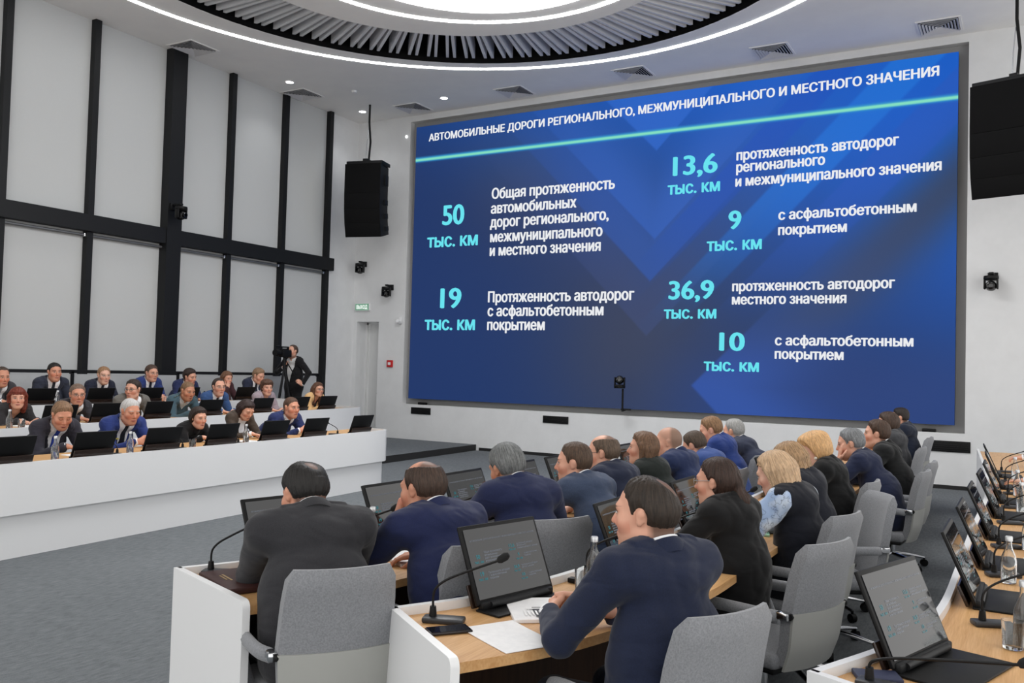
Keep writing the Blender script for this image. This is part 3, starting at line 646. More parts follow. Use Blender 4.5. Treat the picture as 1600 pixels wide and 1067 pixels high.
# ------------------------------------------------------------------ video wall
LX0, LX1, LZ0, LZ1 = -11.34, -.94, .985, 6.785; LY = DY-.03
def led_colors(X, Z):
    """the slide's background: navy, greyer in the middle, brighter to the upper right, with nested chevrons"""
    u = (X-LX0)/(LX1-LX0); v = (Z-LZ0)/(LZ1-LZ0)
    C = np.array
    base = C([36, 62, 122.])[None]*np.ones((len(X), 1))
    def mx(c, col, w): w = np.clip(w, 0, 1)[:, None]; return c*(1-w)+C(col, float)[None]*w
    ss = lambda a, b, x: (lambda t: t*t*(3-2*t))(np.clip((x-a)/(b-a), 0, 1))
    c = base
    c = mx(c, (66, 74, 104), .9*np.exp(-((u-.49)/.18)**2-((v-.22)/.42)**2)); c = mx(c, (66, 72, 104), .8*np.exp(-((u-.27)/.13)**2-((v-.78)/.22)**2))
    c = mx(c, (66, 80, 140), .6*np.exp(-((u-.42)/.12)**2-((v-.75)/.25)**2))
    c = mx(c, (20, 104, 232), .95*ss(.45, 1.05, u*.55+v*.62)); c = mx(c, (62, 72, 100), .85*np.exp(-((Z-X-5.7)/.75)**2)*ss(1.2, 3.2, Z)*ss(-6.2, -4.2, X)); c = mx(c, (46, 74, 146), .8*ss(.2, -.05, v-.1)*ss(.45, .7, u))
    for (ax, az, col, w, wd) in ((-6.0, 2.33, (72, 92, 160), .35, 1.6), (-5.95, 3.33, (52, 100, 205), .62, 1.3), (-5.88, 4.1, (56, 112, 226), .55, 1.1), (-5.88, 5.73, (50, 116, 236), .75, 2.)):
        d = (Z-az)-np.abs(X-ax)*1.02; fade = np.exp(-(np.abs(X-ax)/2.6)**2)
        c = mx(c, col, w*ss(-.02, .03, d)*ss(wd+.5, wd*.35, d)*fade)
    s1 = (Z-X)
    for (k0, k1, col, w, f0) in ((7.9, 8.7, (30, 126, 246), .75, 1.), (6.6, 7.5, (44, 96, 214), .55, 1.), (9.2, 9.9, (26, 86, 214), .5, 1.)):
        c = mx(c, col, w*ss(k0-.04, k0+.04, s1)*ss(k1+.04, k1-.04, s1)*ss(2.0, 5.6, Z)*ss(-6.8, -4.8, X))
    dl = (X+5.14)-np.abs(Z-1.46)*1.0; c = mx(c, (54, 92, 186), .75*ss(-.03, .05, dl)*ss(2.8, .2, dl)*ss(2.9, 1.2, Z)+.5*ss(-.03, .05, dl)*ss(1.9, .3, np.abs(dl-.4))*ss(5, 3, Z)*.6)
    st = np.abs(Z-6.075); c = mx(c, (50, 160, 235), ss(.075, .03, st)); c = mx(c, (150, 255, 225), ss(.035, .015, st))
    return c*np.array([.93, .93, .9])
root = empty('video_wall', ((LX0+LX1)/2, LY, LZ0)); tag(root, 'huge blue video wall showing a slide in white and turquoise Russian text', 'screen')
OFF = np.array([(LX0+LX1)/2, LY, LZ0])
nx, nz = 420, 240
gx, gz = np.meshgrid(np.linspace(LX0, LX1, nx), np.linspace(LZ0, LZ1, nz)); gx = gx.ravel(); gz = gz.ravel()
me = bpy.data.meshes.new('display'); V = np.stack([gx-OFF[0], 0*gx, gz-OFF[2]], 1)
i = np.arange((nx-1)*(nz-1)); r0 = (i//(nx-1))*nx+i % (nx-1); Q = np.stack([r0, r0+1, r0+nx+1, r0+nx], 1)
me.from_pydata(V.tolist(), [], Q.tolist())
cc = led_colors(gx, gz)/255.; cc = np.where(cc <= .04045, cc/12.92, ((cc+.055)/1.055)**2.4)
at = me.color_attributes.new('slide', 'FLOAT_COLOR', 'POINT'); at.data.foreach_set('color', np.c_[cc, np.ones(len(cc))].astype(f32).ravel())
m = mat('slide_background', (8, 10, 14), .55, spec=.2); t = NT(m); a = t.new('ShaderNodeAttribute', attribute_name='slide')
t.put(t.n['Principled BSDF'].inputs['Emission Color'], a.outputs['Color']); t.n['Principled BSDF'].inputs['Emission Strength'].default_value = SCREEN_L
me.materials.append(m); link('display', me, root)
MB().box((0, .055, (LZ1-LZ0)/2), (LX1-LX0, .1, LZ1-LZ0)).build('cabinet', SATIN, root)
TW = emis('slide_white', (244, 246, 250), SCREEN_L*1.02); TC = emis('slide_turquoise', (110, 236, 250), SCREEN_L*1.02)
from mathutils.geometry import delaunay_2d_cdt
def text_mesh(s, bold=.02):
    """letter outlines filled by winding number and thickened sideways"""
    cu = bpy.data.curves.new('t', 'FONT'); cu.body = s; cu.size = 1
    o = bpy.data.objects.new('t', cu); COL.objects.link(o); dg = bpy.context.evaluated_depsgraph_get(); dg.update()
    cv = o.evaluated_get(dg).to_curve(dg); loops = []
    for sp in cv.splines:
        P = [p for p in sp.bezier_points]; n = len(P); L_ = []
        for i in range(n):
            a, b = P[i], P[(i+1) % n]; p0, p1, p2, p3 = (np.array(x[:2]) for x in (a.co, a.handle_right, b.handle_left, b.co))
            straight = abs(np.cross(p1-p0, p3-p0))+abs(np.cross(p2-p0, p3-p0)) < 1e-5
            for t_ in ((0,) if straight else (0, .25, .5, .75)): L_.append(p0*(1-t_)**3+3*p1*t_*(1-t_)**2+3*p2*t_**2*(1-t_)+p3*t_**3)
        if len(L_) > 2: loops.append(np.array(L_))
    o.to_curve_clear(); bpy.data.objects.remove(o); bpy.data.curves.remove(cu)
    pv = np.concatenate(loops); ed = []; n0 = 0
    for l in loops: ed += [(n0+k_, n0+(k_+1) % len(l)) for k_ in range(len(l))]; n0 += len(l)
    r_ = delaunay_2d_cdt([Vector(p) for p in pv], ed, [], 0, 1e-6); pts = np.array([tuple(p) for p in r_[0]]); tr = np.array([tuple(f) for f in r_[2]])
    ce = pts[tr].mean(1); A_ = pv[[e_[0] for e_ in ed]]; B_ = pv[[e_[1] for e_ in ed]]
    ya, yb = A_[:, 1][None], B_[:, 1][None]; y_ = ce[:, 1][:, None]; cr = (ya > y_) != (yb > y_)
    xx = A_[:, 0][None]+(y_-ya)*(B_[:, 0]-A_[:, 0])[None]/np.where(yb == ya, 1, yb-ya); wn = np.sum(np.where(cr & (ce[:, 0][:, None] < xx), np.sign(yb-ya), 0), 1)
    tr = tr[wn != 0]; V = []; F = []          # non-zero winding: overlapping strokes stay solid, counters stay open
    for d in ((-bold, 0), (0, 0), (bold, 0), (0, -.016), (0, .016), (-bold*.6, .012), (bold*.6, -.012)):
        n0 = len(V); V += [(p[0]+d[0], p[1]+d[1], 0) for p in pts]; F += [tuple(int(n0+q) for q in t_) for t_ in tr]
    me = bpy.data.meshes.new('lettering'); me.from_pydata(V, [], F); return me, np.array(V)
TXT = [("АВТОМОБИЛЬНЫЕ ДОРОГИ РЕГИОНАЛЬНОГО, МЕЖМУНИЦИПАЛЬНОГО И МЕСТНОГО ЗНАЧЕНИЯ", -11.01, -1.21, 6.45, .2, 'title'),
("Общая протяженность", -9.40, -6.69, 5.10, .28, 0), ("автомобильных", -9.41, -7.48, 4.80, .28, 0), ("дорог регионального,", -9.42, -6.80, 4.52, .28, 0), ("межмуниципального", -9.41, -6.92, 4.22, .28, 0), ("и местного значения", -9.41, -6.95, 3.94, .28, 0),
("50", -10.60, -10.05, 4.64, .55, 1), ("тыс. км", -10.97, -9.70, 4.18, .36, 1), ("19", -10.59, -10.06, 2.90, .55, 1), ("тыс. км", -10.97, -9.71, 2.44, .36, 1),
("Протяженность автодорог", -9.42, -6.25, 3.00, .28, 0), ("с асфальтобетонным", -9.42, -6.86, 2.72, .28, 0), ("покрытием", -9.42, -8.10, 2.44, .28, 0),
("13,6", -5.56, -4.73, 5.24, .46, 1), ("тыс. км", -5.65, -4.68, 4.90, .29, 1), ("протяженность автодорог", -4.40, -1.78, 5.41, .235, 0), ("регионального", -4.40, -2.91, 5.20, .235, 0), ("и межмуниципального значения", -4.41, -1.16, 4.95, .235, 0),
("9", -4.52, -4.29, 4.21, .43, 1), ("тыс. км", -4.90, -3.93, 3.84, .29, 1), ("с асфальтобетонным", -3.66, -1.51, 4.32, .225, 0), ("покрытием", -3.66, -2.55, 4.06, .225, 0),
("36,9", -5.59, -4.75, 3.00, .44, 1), ("тыс. км", -5.67, -4.70, 2.65, .28, 1), ("протяженность автодорог", -4.43, -1.81, 3.12, .225, 0), ("местного значения", -4.43, -2.54, 2.89, .225, 0),
("10", -4.64, -4.19, 2.09, .42, 1), ("тыс. км", -4.91, -3.94, 1.73, .27, 1), ("с асфальтобетонным", -3.68, -1.53, 2.19, .22, 0), ("покрытием", -3.68, -2.57, 1.96, .22, 0)]
SLIDE = []                                             # the same lines, reused small on the desk monitors
for s, x0, x1, z, em, kind in TXT:
    me, V = text_mesh(s, .036 if kind == 1 else .042)
    sx = (x1-x0)/(V[:, 0].max()-V[:, 0].min()); W = np.stack([(V[:, 0]-V[:, 0].min())*sx+x0-OFF[0], -.004+0*V[:, 0], V[:, 1]*em*1.06+z-OFF[2]], 1)
    me.vertices.foreach_set('co', W.ravel()); me.update(); me.materials.clear(); me.materials.append(TC if kind == 1 else TW)
    nm = {'title': 'headline', 0: 'caption', 1: 'figure'}[kind]; me.name = nm; o = link(nm, me, root)
    if kind == 1: o['label'] = 'turquoise figure'
    SLIDE.append((W, [tuple(p.vertices) for p in me.polygons], kind == 1))

# ------------------------------------------------------------------ things on the walls and ceiling
def line_array(loc, rz, n, wd, hh, dp, label, cable, zt):
    r = empty('line_array_speaker', loc, rz); tag(r, label, 'loudspeaker')
    z = 0; tilt = 0
    MB().box((0, 0, .03), (wd, dp*.8, .07), bev=.01).box((0, -.02, .09), (.1, .3, .06)).build('rigging_frame', SATIN, r)
    hs = [hh[0]]+hh[1:]
    y = 0
    for i in range(n):
        h = hs[i]; M = T(0, y-dp/2, z) @ rot('X', tilt) @ T(0, dp/2, 0)
        m = MB(); m.M = M; m.prism([(-wd/2, -dp/2), (wd/2, -dp/2), (wd*.42, dp/2), (-wd*.42, dp/2)], -h, -.004)
        c = m.build('cabinet', BLACK, r, smooth=False)
        g = MB(); g.M = M; g.box((0, -dp/2-.008, -h/2), (wd-.02, .014, h-.012), bev=.004); g.build('grille', mat('grille_black', (15, 15, 16), .8, spec=.15), c)
        s_ = MB(); s_.M = M
        for q in (-1, 1): s_.box((q*(wd/2-.004), dp*.1, -h*.5), (.02, dp*.3, h*.35), bev=.006)
        s_.build('side_plate', SATIN, c)
        z -= h*math.cos(tilt)-.004; y += h*math.sin(tilt); tilt += .10 if i else .04
    MB().tube([(0, 0, .1), (.03, .0, .5), (-.01, 0, .9), (-.01, 0, zt-loc[2]+.0)], .022, 8).build('cable', BLACK, r)
    MB().tube([(-.06, 0, .1), (-.05, 0, .45), (-.02, 0, .8)], .008, 6).build('chain', CHROME, r)
line_array((-11.80, 14.2, 5.78), math.radians(14), 4, .80, [.62, .32, .30, .28], .52, 'left hanging black line array speaker near the corner', 1, HZ)
line_array((-.13, 13.55, 5.66), math.radians(-16), 4, .98, [.66, .33, .29, .27], .62, 'right hanging black line array speaker beside the video wall', 1, HZ)
def ptz(loc, rz, label, up=False):
    r = empty('surveillance_camera', loc, rz); tag(r, label, 'camera'); k = 1 if up else -1
    if not up: MB().box((0, .1, .03), (.07, .22, .035), bev=.008).box((0, .2, .0), (.14, .03, .12), bev=.006).build('wall_bracket', BLACK, r)
    MB().lathe([(.001, .01*k), (.10, .01*k), (.105, .05*k), (.085, .075*k), (.001, .08*k)], None, 20).build('base', BLACK, r)
    m = MB()
    for g in (-1, 1): m.box((g*.085, 0, .13*k), (.022, .10, .16), bev=.01)
    m.build('yoke', BLACK, r)
    m = MB(); m.lathe([(.001, -.085), (.05, -.075), (.074, -.04), (.078, .02), (.06, .07), (.001, .085)], T(0, 0, .16*k) @ rot('X', math.pi/2), 20); hd = m.build('head', mat('camera_gloss', (14, 14, 15), .25), r)
    MB().lathe([(.001, .0), (.035, .0), (.042, -.015), (.042, -.03), (.03, -.032)], T(0, -.09, .16*k) @ rot('X', -math.pi/2), 18).build('lens', mat('lens_glass', (6, 8, 14), .05, spec=.9), hd)
ptz((-12.565, 10.2, 4.30), math.radians(90), 'black dome camera bracketed on the thick black column')
ptz((-12.62, DY-.22, 3.89), math.radians(15), 'black dome camera on the white wall nearest the corner, below the left speaker')
ptz((-11.87, DY-.22, 3.36), math.radians(12), 'black dome camera on the wall just left of the video wall, above the red button')
ptz((-.46, DY-.22, 3.26), math.radians(-5), 'black dome camera on the wall right of the video wall')
ptz((-6.36, DY-.36, 1.36), math.radians(15), 'black camera on a thin post in front of the video wall', True)
r = [o for o in COL.objects if o.name.startswith('surveillance_camera')][-1]
MB().tube([(.06, .0, -.0), (.06, .0, -.38)], .018, 8).box((.12, .03, -.37), (.18, .06, .03), bev=.006).box((.06, .15, -.40), (.03, .36, .02)).build('post', BLACK, r)
def alone(mb, name, m, label, cat, group=None, **k): return tag(mb.build(name, m, **k), label, cat, group)
r = empty('exit_sign', (-12.66, DY-.03, 2.94)); tag(r, 'small green and white exit sign above the corner door', 'sign')
MB().box((0, 0, 0), (.40, .05, .17), bev=.006).build('housing', WHITE, r)
MB().box((0, -.028, 0), (.37, .008, .14)).build('face', mat('exit_green', (120, 160, 140), .4, emit=(70, 130, 96), es=.5), r)
me, V = text_mesh('ВЫХОД'); sx = .30/(V[:, 0].max()-V[:, 0].min())
me.vertices.foreach_set('co', np.stack([(V[:, 0]-V[:, 0].min())*sx-.15, 0*V[:, 0]-.034, V[:, 1]*.115-.04], 1).ravel()); me.update(); me.materials.append(emis('exit_white', (250, 252, 250), 1.1)); link('lettering', me, r)
r = empty('fire_alarm_button', (-11.87, DY, 1.71)); tag(r, 'red fire alarm button on the white wall beside the door', 'alarm button')
MB().box((0, -.02, 0), (.15, .04, .15), bev=.008).build('housing', mat('alarm_red', (190, 32, 34), .4), r); MB().box((0, -.045, 0), (.07, .012, .06), bev=.004).build('push_plate', WHITE, r)
r = empty('dome_sensor', (-11.62, DY, 2.63)); tag(r, 'small white bullet sensor at the lower left of the video wall recess', 'sensor')
MB().box((0, -.02, .03), (.08, .04, .1), bev=.01).build('bracket', WHITE, r); MB().lathe([(.001, -.06), (.04, -.055), (.05, 0), (.04, .05), (.001, .055)], T(.01, -.09, -.02) @ rot('X', 1.2), 16).build('head', WHITE, r)
alone(MB().lathe([(.001, -.03), (.02, -.026), (.03, 0)], T(-11.62, DY-.01, 6.62) @ rot('X', -math.pi/2), 14), 'indicator_light', emis('indicator', (255, 255, 255), 2.), 'tiny white light high on the wall by the upper left screen corner', 'light')
for x0, x1, z0, z1, lb in ((-11.27, -10.77, .66, .80, 'black floor-level wall grille below the left end of the video wall'), (-8.10, -7.55, .64, .78, 'black wall grille below the video wall, second from the corner'), (-1.35, -.72, .57, .74, 'black wall grille below the right end of the video wall')):
    r = empty('wall_grille', ((x0+x1)/2, DY, (z0+z1)/2)); tag(r, lb, 'grille'); MB().box((0, -.01, 0), (x1-x0, .02, z1-z0), bev=.004).build('frame', BLACK, r)
    m = MB()
    for k in range(5): m.box((0, -.022, -(z1-z0)*.36+k*(z1-z0)*.18), (x1-x0-.05, .012, .008))
    m.build('louvre_panel', SATIN, r)
def diffuser(x, y, label, rz=0):
    r = empty('ceiling_diffuser', (x, y, HZ), rz); tag(r, label, 'air vent')
    s = .31
    m = MB().strip([np.array(p)*s for p in ((-1, -1), (1, -1), (1, 1), (-1, 1), (-1, -1))], [np.array(p)*(s-.035) for p in ((-1, -1), (1, -1), (1, 1), (-1, 1), (-1, -1))], -.012, -.001); m.build('frame', CEIL, r, smooth=False)
    MB().box((0, 0, -.002), (2*s-.06, 2*s-.06, .002)).build('backing', DARK, r)
    m = MB()
    for k in range(6):
        a = s-.04-k*.043; b = a-.026; vs = [(px*q, py*q, z) for q, z in ((a, -.026), (b, -.006), (b-.003, -.008), (a-.004, -.028)) for px, py in ((-1, -1), (1, -1), (1, 1), (-1, 1))]
        m.add(vs, [(4*j+i, 4*j+(i+1) % 4, 4*((j+1) % 4)+(i+1) % 4, 4*((j+1) % 4)+i) for j in range(4) for i in range(4)])
    m.build('louvre_panel', mat('vent_grey', (204, 204, 207), .6), r, smooth=False)
for x, y, lb in ((-12.5, 10.26, 'square ceiling air vent above the thick black column'), (-12.6, 13.05, 'square ceiling air vent near the end of the glazed wall'), (-11.12, 14.75, 'square ceiling air vent above the left end of the video wall'), (-8.65, 14.72, 'square ceiling air vent above the video wall, second from the corner'), (-6.16, 14.7, 'square ceiling air vent above the middle of the video wall'), (-3.68, 14.68, 'square ceiling air vent above the video wall, second from its right end'), (-1.18, 14.72, 'square ceiling air vent above the right end of the video wall')): diffuser(x, y, lb)
for x, y, lb in ((-12.28, 12.36, 'bright round downlight nearest the glazed wall'), (-12.26, 14.5, 'bright round downlight in the corner above the left speaker'), (-10.13, 14.46, 'bright round downlight above the left part of the video wall')):
    r = empty('downlight', (x, y, HZ)); tag(r, lb, 'downlight')
    MB().lathe([(.09, 0), (.09, -.01), (.075, -.012), (.07, 0)], None, 24).build('trim_ring', WHITE, r); MB().lathe([(.07, -.006), (.001, -.006)], None, 24).build('lamp', emis('downlight_glow', (255, 255, 255), 18), r)
    ld = bpy.data.lights.new('spot', 'SPOT'); ld.energy = 22; ld.spot_size = 1.9; ld.spot_blend = .8; ld.shadow_soft_size = .07; lo_ = bpy.data.objects.new('lamp_beam', ld); COL.objects.link(lo_); lo_.parent = r; lo_.location = (0, 0, -.03)
alone(MB().lathe([(.001, -.04), (.05, -.035), (.06, 0)], T(-11.5, 13.33, HZ), 18), 'smoke_detector', WHITE, 'small pale smoke detector on the ceiling between two downlights', 'smoke detector')
for x, lb in ((-11.02, 'small black box on the ledge under the left end of the video wall'), (-1.3, 'small black box on the ledge under the right end of the video wall')): alone(MB().box((0, 0, .025), (.2, .08, .05), bev=.012), 'ledge_sensor', BLACK, lb, 'sensor', loc=(x, DY+.045, SZ0))
# railing along the glazed wall
RX = -12.62; r = empty('railing', (RX, 9, .24)); tag(r, 'low black metal railing in front of the glazed wall', 'railing')
MB().box((0, -.2, 1.2), (.05, 10.0, .05)).build('top_rail', SATIN, r); MB().box((0, -.2, .12), (.04, 10.0, .04)).build('bottom_rail', SATIN, r)
for y in (-5.1, -2.6, -.65, 1.3, 3.2, 4.78): MB().box((0, y, .6), (.05, .05, 1.2)).build('post', SATIN, r)
MB().box((0, -.2, .66), (.012, 9.9, 1.0)).build('infill_panel', noisy('rail_panel', (186, 188, 189), (180, 182, 183), 5, .6), r)

# ------------------------------------------------------------------ desks
def desk(P, depth, label, side=1, z0=0., endv=None, lip=False, tail=False, end0=True):
    L = spline(P, 10); r = empty('desk', (L[0][0], L[0][1], z0)); tag(r, label, 'desk'); o0 = np.array(L[0]); L = [p-o0 for p in L]
    def off(d):
        Q = offset(L, d*side)
        if endv is not None:
            e = np.array(endv); e = e/np.linalg.norm(e); Q[0] = L[0]+e*d
            Q[1] = (Q[1]+L[1]+e*d)/2
        return Q
    zr, zt = .78, .748; A = off(0.)
    if lip:
        MB().strip(A, off(.03), .36, zr).build('front_panel', WHITE, r); MB().strip(off(.045), off(.07), .0, .36).build('plinth_panel', WHITE, r)
    else: MB().strip(A, off(.028), .0, zr).build('front_panel', WHITE, r)
    MB().strip(off(.0285), off(depth), zt-.034, zt).build('desk_top', WOOD, r)
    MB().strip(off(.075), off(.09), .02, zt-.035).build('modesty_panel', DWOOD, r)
    def endp(a, b):
        u = (b-a)/np.linalg.norm(b-a); Ln = np.linalg.norm(b-a); m = MB(); M = Matrix(((u[0], -u[1], 0, a[0]), (u[1], u[0], 0, a[1]), (0, 0, 1, 0), (0, 0, 0, 1)))
        bm = bmesh.new(); prof = [(0, 0), (Ln+.05, 0)]+[(Ln+.05-.03*(1-math.cos(k*math.pi/8)), zr-.03+.03*math.sin(k*math.pi/8)) for k in range(5)]+[(0, zr)]
        vs = [(x, -.015, z) for x, z in prof]+[(x, .015, z) for x, z in prof]; n = len(prof)
        return m.add(vs, [tuple(range(n)), tuple(range(2*n-1, n-1, -1))]+[(i, n+i, n+(i+1) % n, (i+1) % n) for i in range(n)], M)
    B = off(depth)
    if end0: endp(A[0], B[0]).build('end_panel', WHITE, r)
    if tail: endp(A[-1], B[-1]).build('end_panel', WHITE, r)
    return r
RIMA = [(-3.09, 2.56), (-2.95, 2.9), (-2.88, 3.4), (-2.86, 4.2), (-2.9, 6), (-2.98, 8), (-3.1, 10.2)]
RIMB = [(-1.98, 2.6), (-1.82, 2.96), (-1.71, 3.6), (-1.70, 4.3), (-1.72, 6), (-1.76, 8), (-1.83, 10), (-1.95, 13.2)]
RIMC = [(-.55, 2.77), (-.37, 3.27), (-.29, 3.81), (-.28, 4.8), (-.28, 6), (-.27, 8), (-.35, 10), (-.55, 13.2)]
desk(RIMA, .62, 'white and oak curved desk of the front middle row, behind it the man in charcoal', endv=(.63, -.21))
desk(RIMB, .57, 'white and oak curved desk with papers and a phone on its near end', endv=(.72, -.5))
desk(RIMC, .72, 'white and oak curved desk at the right edge crowded with monitors and microphones', endv=(.9, -.4))
b1 = lambda y: -7.08-.085*(y-4.1)
def bpoly(f, y0, y1, dep, n=7):
    P = [(f(y), y) for y in np.linspace(y0, y1-.12, n)]; x = f(y1); return P+[(x-.035, y1-.03), (x-.12, y1+.01), (x-.35, y1+.03), (x-dep, y1+.03)]
def bench(f, y0, y1, z0, label, lip):
    dep = .66; L = [np.array(p) for p in bpoly(f, y0, y1, dep, 14)]; r = empty('desk', (L[0][0], L[0][1], z0)); tag(r, label, 'desk'); o0 = L[0].copy(); L = [p-o0 for p in L]
    off = lambda d: offset(L, -d)
    if lip:
        MB().strip(off(0), off(.03), .36, .78).build('front_panel', WHITE, r); MB().strip(off(.05), off(.08), 0, .36).build('plinth_panel', WHITE, r)
    else: MB().strip(off(0), off(.03), 0, .78).build('front_panel', WHITE, r)
    A = off(.031)[:15]; B = [p+np.array([-dep, 0]) for p in A]; MB().strip(A, B, .718, .75).build('desk_top', WOOD, r)
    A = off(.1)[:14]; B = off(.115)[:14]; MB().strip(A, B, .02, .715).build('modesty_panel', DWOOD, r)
b2 = lambda y: float(np.interp(y, [3, 5.2, 6.6, 8.7, 12.5], [-8.75, -9.05, -9.4, -9.78, -10.36]))
b3 = lambda y: float(np.interp(y, [4, 7, 9, 12], [-11.0, -11.12, -11.22, -11.3]))
bench(b1, 2.9, 9.74, 0, 'long white stepped desk of the lowest row on the left', True)
bench(b2, 3.6, 12.55, .12, 'long white desk of the middle row on the left stand', False)
bench(b3, 5.2, 11.72, .24, 'white desk of the highest row on the left stand', False)

# ------------------------------------------------------------------ desk equipment prototypes
def make_monitor(sh=.30, sw=.43, tilt=.40, bd=.12):
    r = empty('flip_up_monitor', (0, 0, 0))
    MB().box((0, .065-bd/2, .004), (.42, bd, .008), bev=.003).build('base_plate', BLACK, r)
    MB().box((0, .05, .02), (.40, .03, .03), bev=.008).cyl((-.16, .036, .022), (.16, .036, .022), .012).build('hinge', SATIN, r)
    M = T(0, .05, .022) @ rot('X', -tilt)
    m = MB(); m.M = M; m.box((0, .006, sh/2), (sw, .014, sh), bev=.005); s = m.build('screen', BLACK, r)
    m = MB(); m.M = M; m.box((0, -.0025, sh/2+.002), (sw-.03, .003, sh-.036)); m.build('display', SCREENM, s)
    m = MB(); m.M = M; k = (sw-.044)/(LX1-LX0)
    for W, fs, c in SLIDE:
        m.k = 1 if c else 0; m.add([(p[0]*k, -.0046, sh*.11+p[2]*k) for p in W], fs)
    m.build('slide_text', [mat('dim_text', (10, 10, 12), .3, emit=(150, 155, 165), es=.45), mat('dim_cyan', (10, 10, 12), .3, emit=(80, 190, 205), es=.28)], s, smooth=False)
    m = MB(); m.M = T(0, .076, .004) @ rot('X', -tilt); m.box((0, .004, .048), (sw-.006, .014, .088), bev=.005); m.build('rear_cover', mat('smoked_plastic', (40, 29, 24), .2), r)
    return r
MON = make_monitor(); MONL = make_monitor(.245, .40, .36); MONC = make_monitor(.30, .43, .42, .22); used = {}
def place(proto, key, loc, rz, label, cat, group=None):
    if key not in used: used[key] = 1; proto.location = loc; proto.rotation_euler.z = rz; r = proto
    else: r = dup(proto, loc, rz)
    tag(r, label, cat, group); return r
def monitor(x, y, z, face, label, g='flip-up monitors on the desks'): k = 'monl' if x < -6 else ('monc' if x > -1 else 'mon'); return place({'mon': MON, 'monl': MONL, 'monc': MONC}[k], k, (x, y, z), math.radians(face-90), label, 'monitor', g)
def make_mic(kx=1.25, kz=.95):
    r = empty('gooseneck_microphone', (0, 0, 0))
    MB().box((.04, 0, .010), (.15, .062, .02), bev=.007).build('base', mat('unit_grey', (46, 47, 50), .4), r); MB().cyl((0, 0, .022), (0, 0, .055), .014, .011, 14).build('socket', BLACK, r)
    P = [(0, 0, .05), (0, 0, .10), (.010, 0, .13), (.04, 0, .16), (.09, 0, .19), (.15, 0, .222), (.185, 0, .24)]; P = [(p[0]*kx, 0, p[2]*kz) for p in P]
    MB().tube([tuple(p) for p in spline(P, 5)], .0045, 8).build('gooseneck', BLACK, r)
    d = Vector((.03, 0, .02)).normalized(); a = Vector(P[-1]); MB().tube([a-d*.004, a+d*.006, a+d*.03, a+d*.042], [.008, .0135, .0145, .008], 12).build('microphone_head', mat('foam_black', (20, 20, 21), .9), r)
    return r
MIC = {1: make_mic(), 2: make_mic(1.75, 1.05), 3: make_mic(2.1, .62), 4: make_mic(.85, .85), 5: make_mic(.7, .62)}
def mic(x, y, z, aim, label, g='gooseneck microphones on the desks', k=1): return place(MIC[k], ('mic', k), (x, y, z), math.radians(aim), label, 'microphone', g)
def make_bottle():
    r = empty('water_bottle', (0, 0, 0)); o = [(.001, .002), (.028, .0), (.0325, .006), (.0325, .10), (.029, .122), (.016, .155), (.0125, .172), (.0125, .198)]
    MB().lathe(o+[(.0105, .198), (.0105, .172), (.014, .155), (.027, .122), (.0303, .10), (.0303, .008), (.001, .006)], None, 24).build('glass_body', GLASS, r, ang=70)
    MB().lathe([(.001, .19), (.0155, .19), (.0155, .209), (.013, .212), (.001, .212)], None, 18).build('cap', mat('cap_silver', (206, 208, 210), .3, .6), r)
    return r
BOT = make_bottle()
def bottle(x, y, z, label): return place(BOT, 'bot', (x, y, z), 0, label, 'bottle', 'glass water bottles on the desks')
def make_glass():
    return MB().lathe([(.001, .0), (.030, .0), (.033, .004), (.037, .095), (.0352, .095), (.031, .012), (.001, .010)], None, 28).build('drinking_glass', GLASS, ang=70)
GLS = make_glass()
def tumbler(x, y, z, label): return place(GLS, 'gls', (x, y, z), 0, label, 'drinking glass', 'drinking glasses on the desks')
def sheet(x, y, z, rz, label, w=.21, d=.297, h=.002, m=None, name='paper_sheet', cat='paper', bend=0):
    mb = MB(); n = 6; vs = []; 
    for zz in (0, h):
        for i in range(n+1):
            for j in (0, 1): vs.append((w*(j-.5), d*(i/n-.5), zz+bend*(2*i/n-1)**2*(1 if i > n/2 else .2)))
    N = 2*(n+1); fs = []
    for i in range(n): fs += [(N+2*i, N+2*i+1, N+2*i+3, N+2*i+2), (2*i, 2*i+2, 2*i+3, 2*i+1), (2*i, N+2*i, N+2*i+2, 2*i+2), (2*i+1, 2*i+3, N+2*i+3, N+2*i+1)]
    fs += [(0, 1, N+1, N), (2*n, N+2*n, N+2*n+1, 2*n+1)]
    return tag(mb.add(vs, fs).build(name, m or PAPER, loc=(x, y, z), rz=math.radians(rz), smooth=False), label, cat)
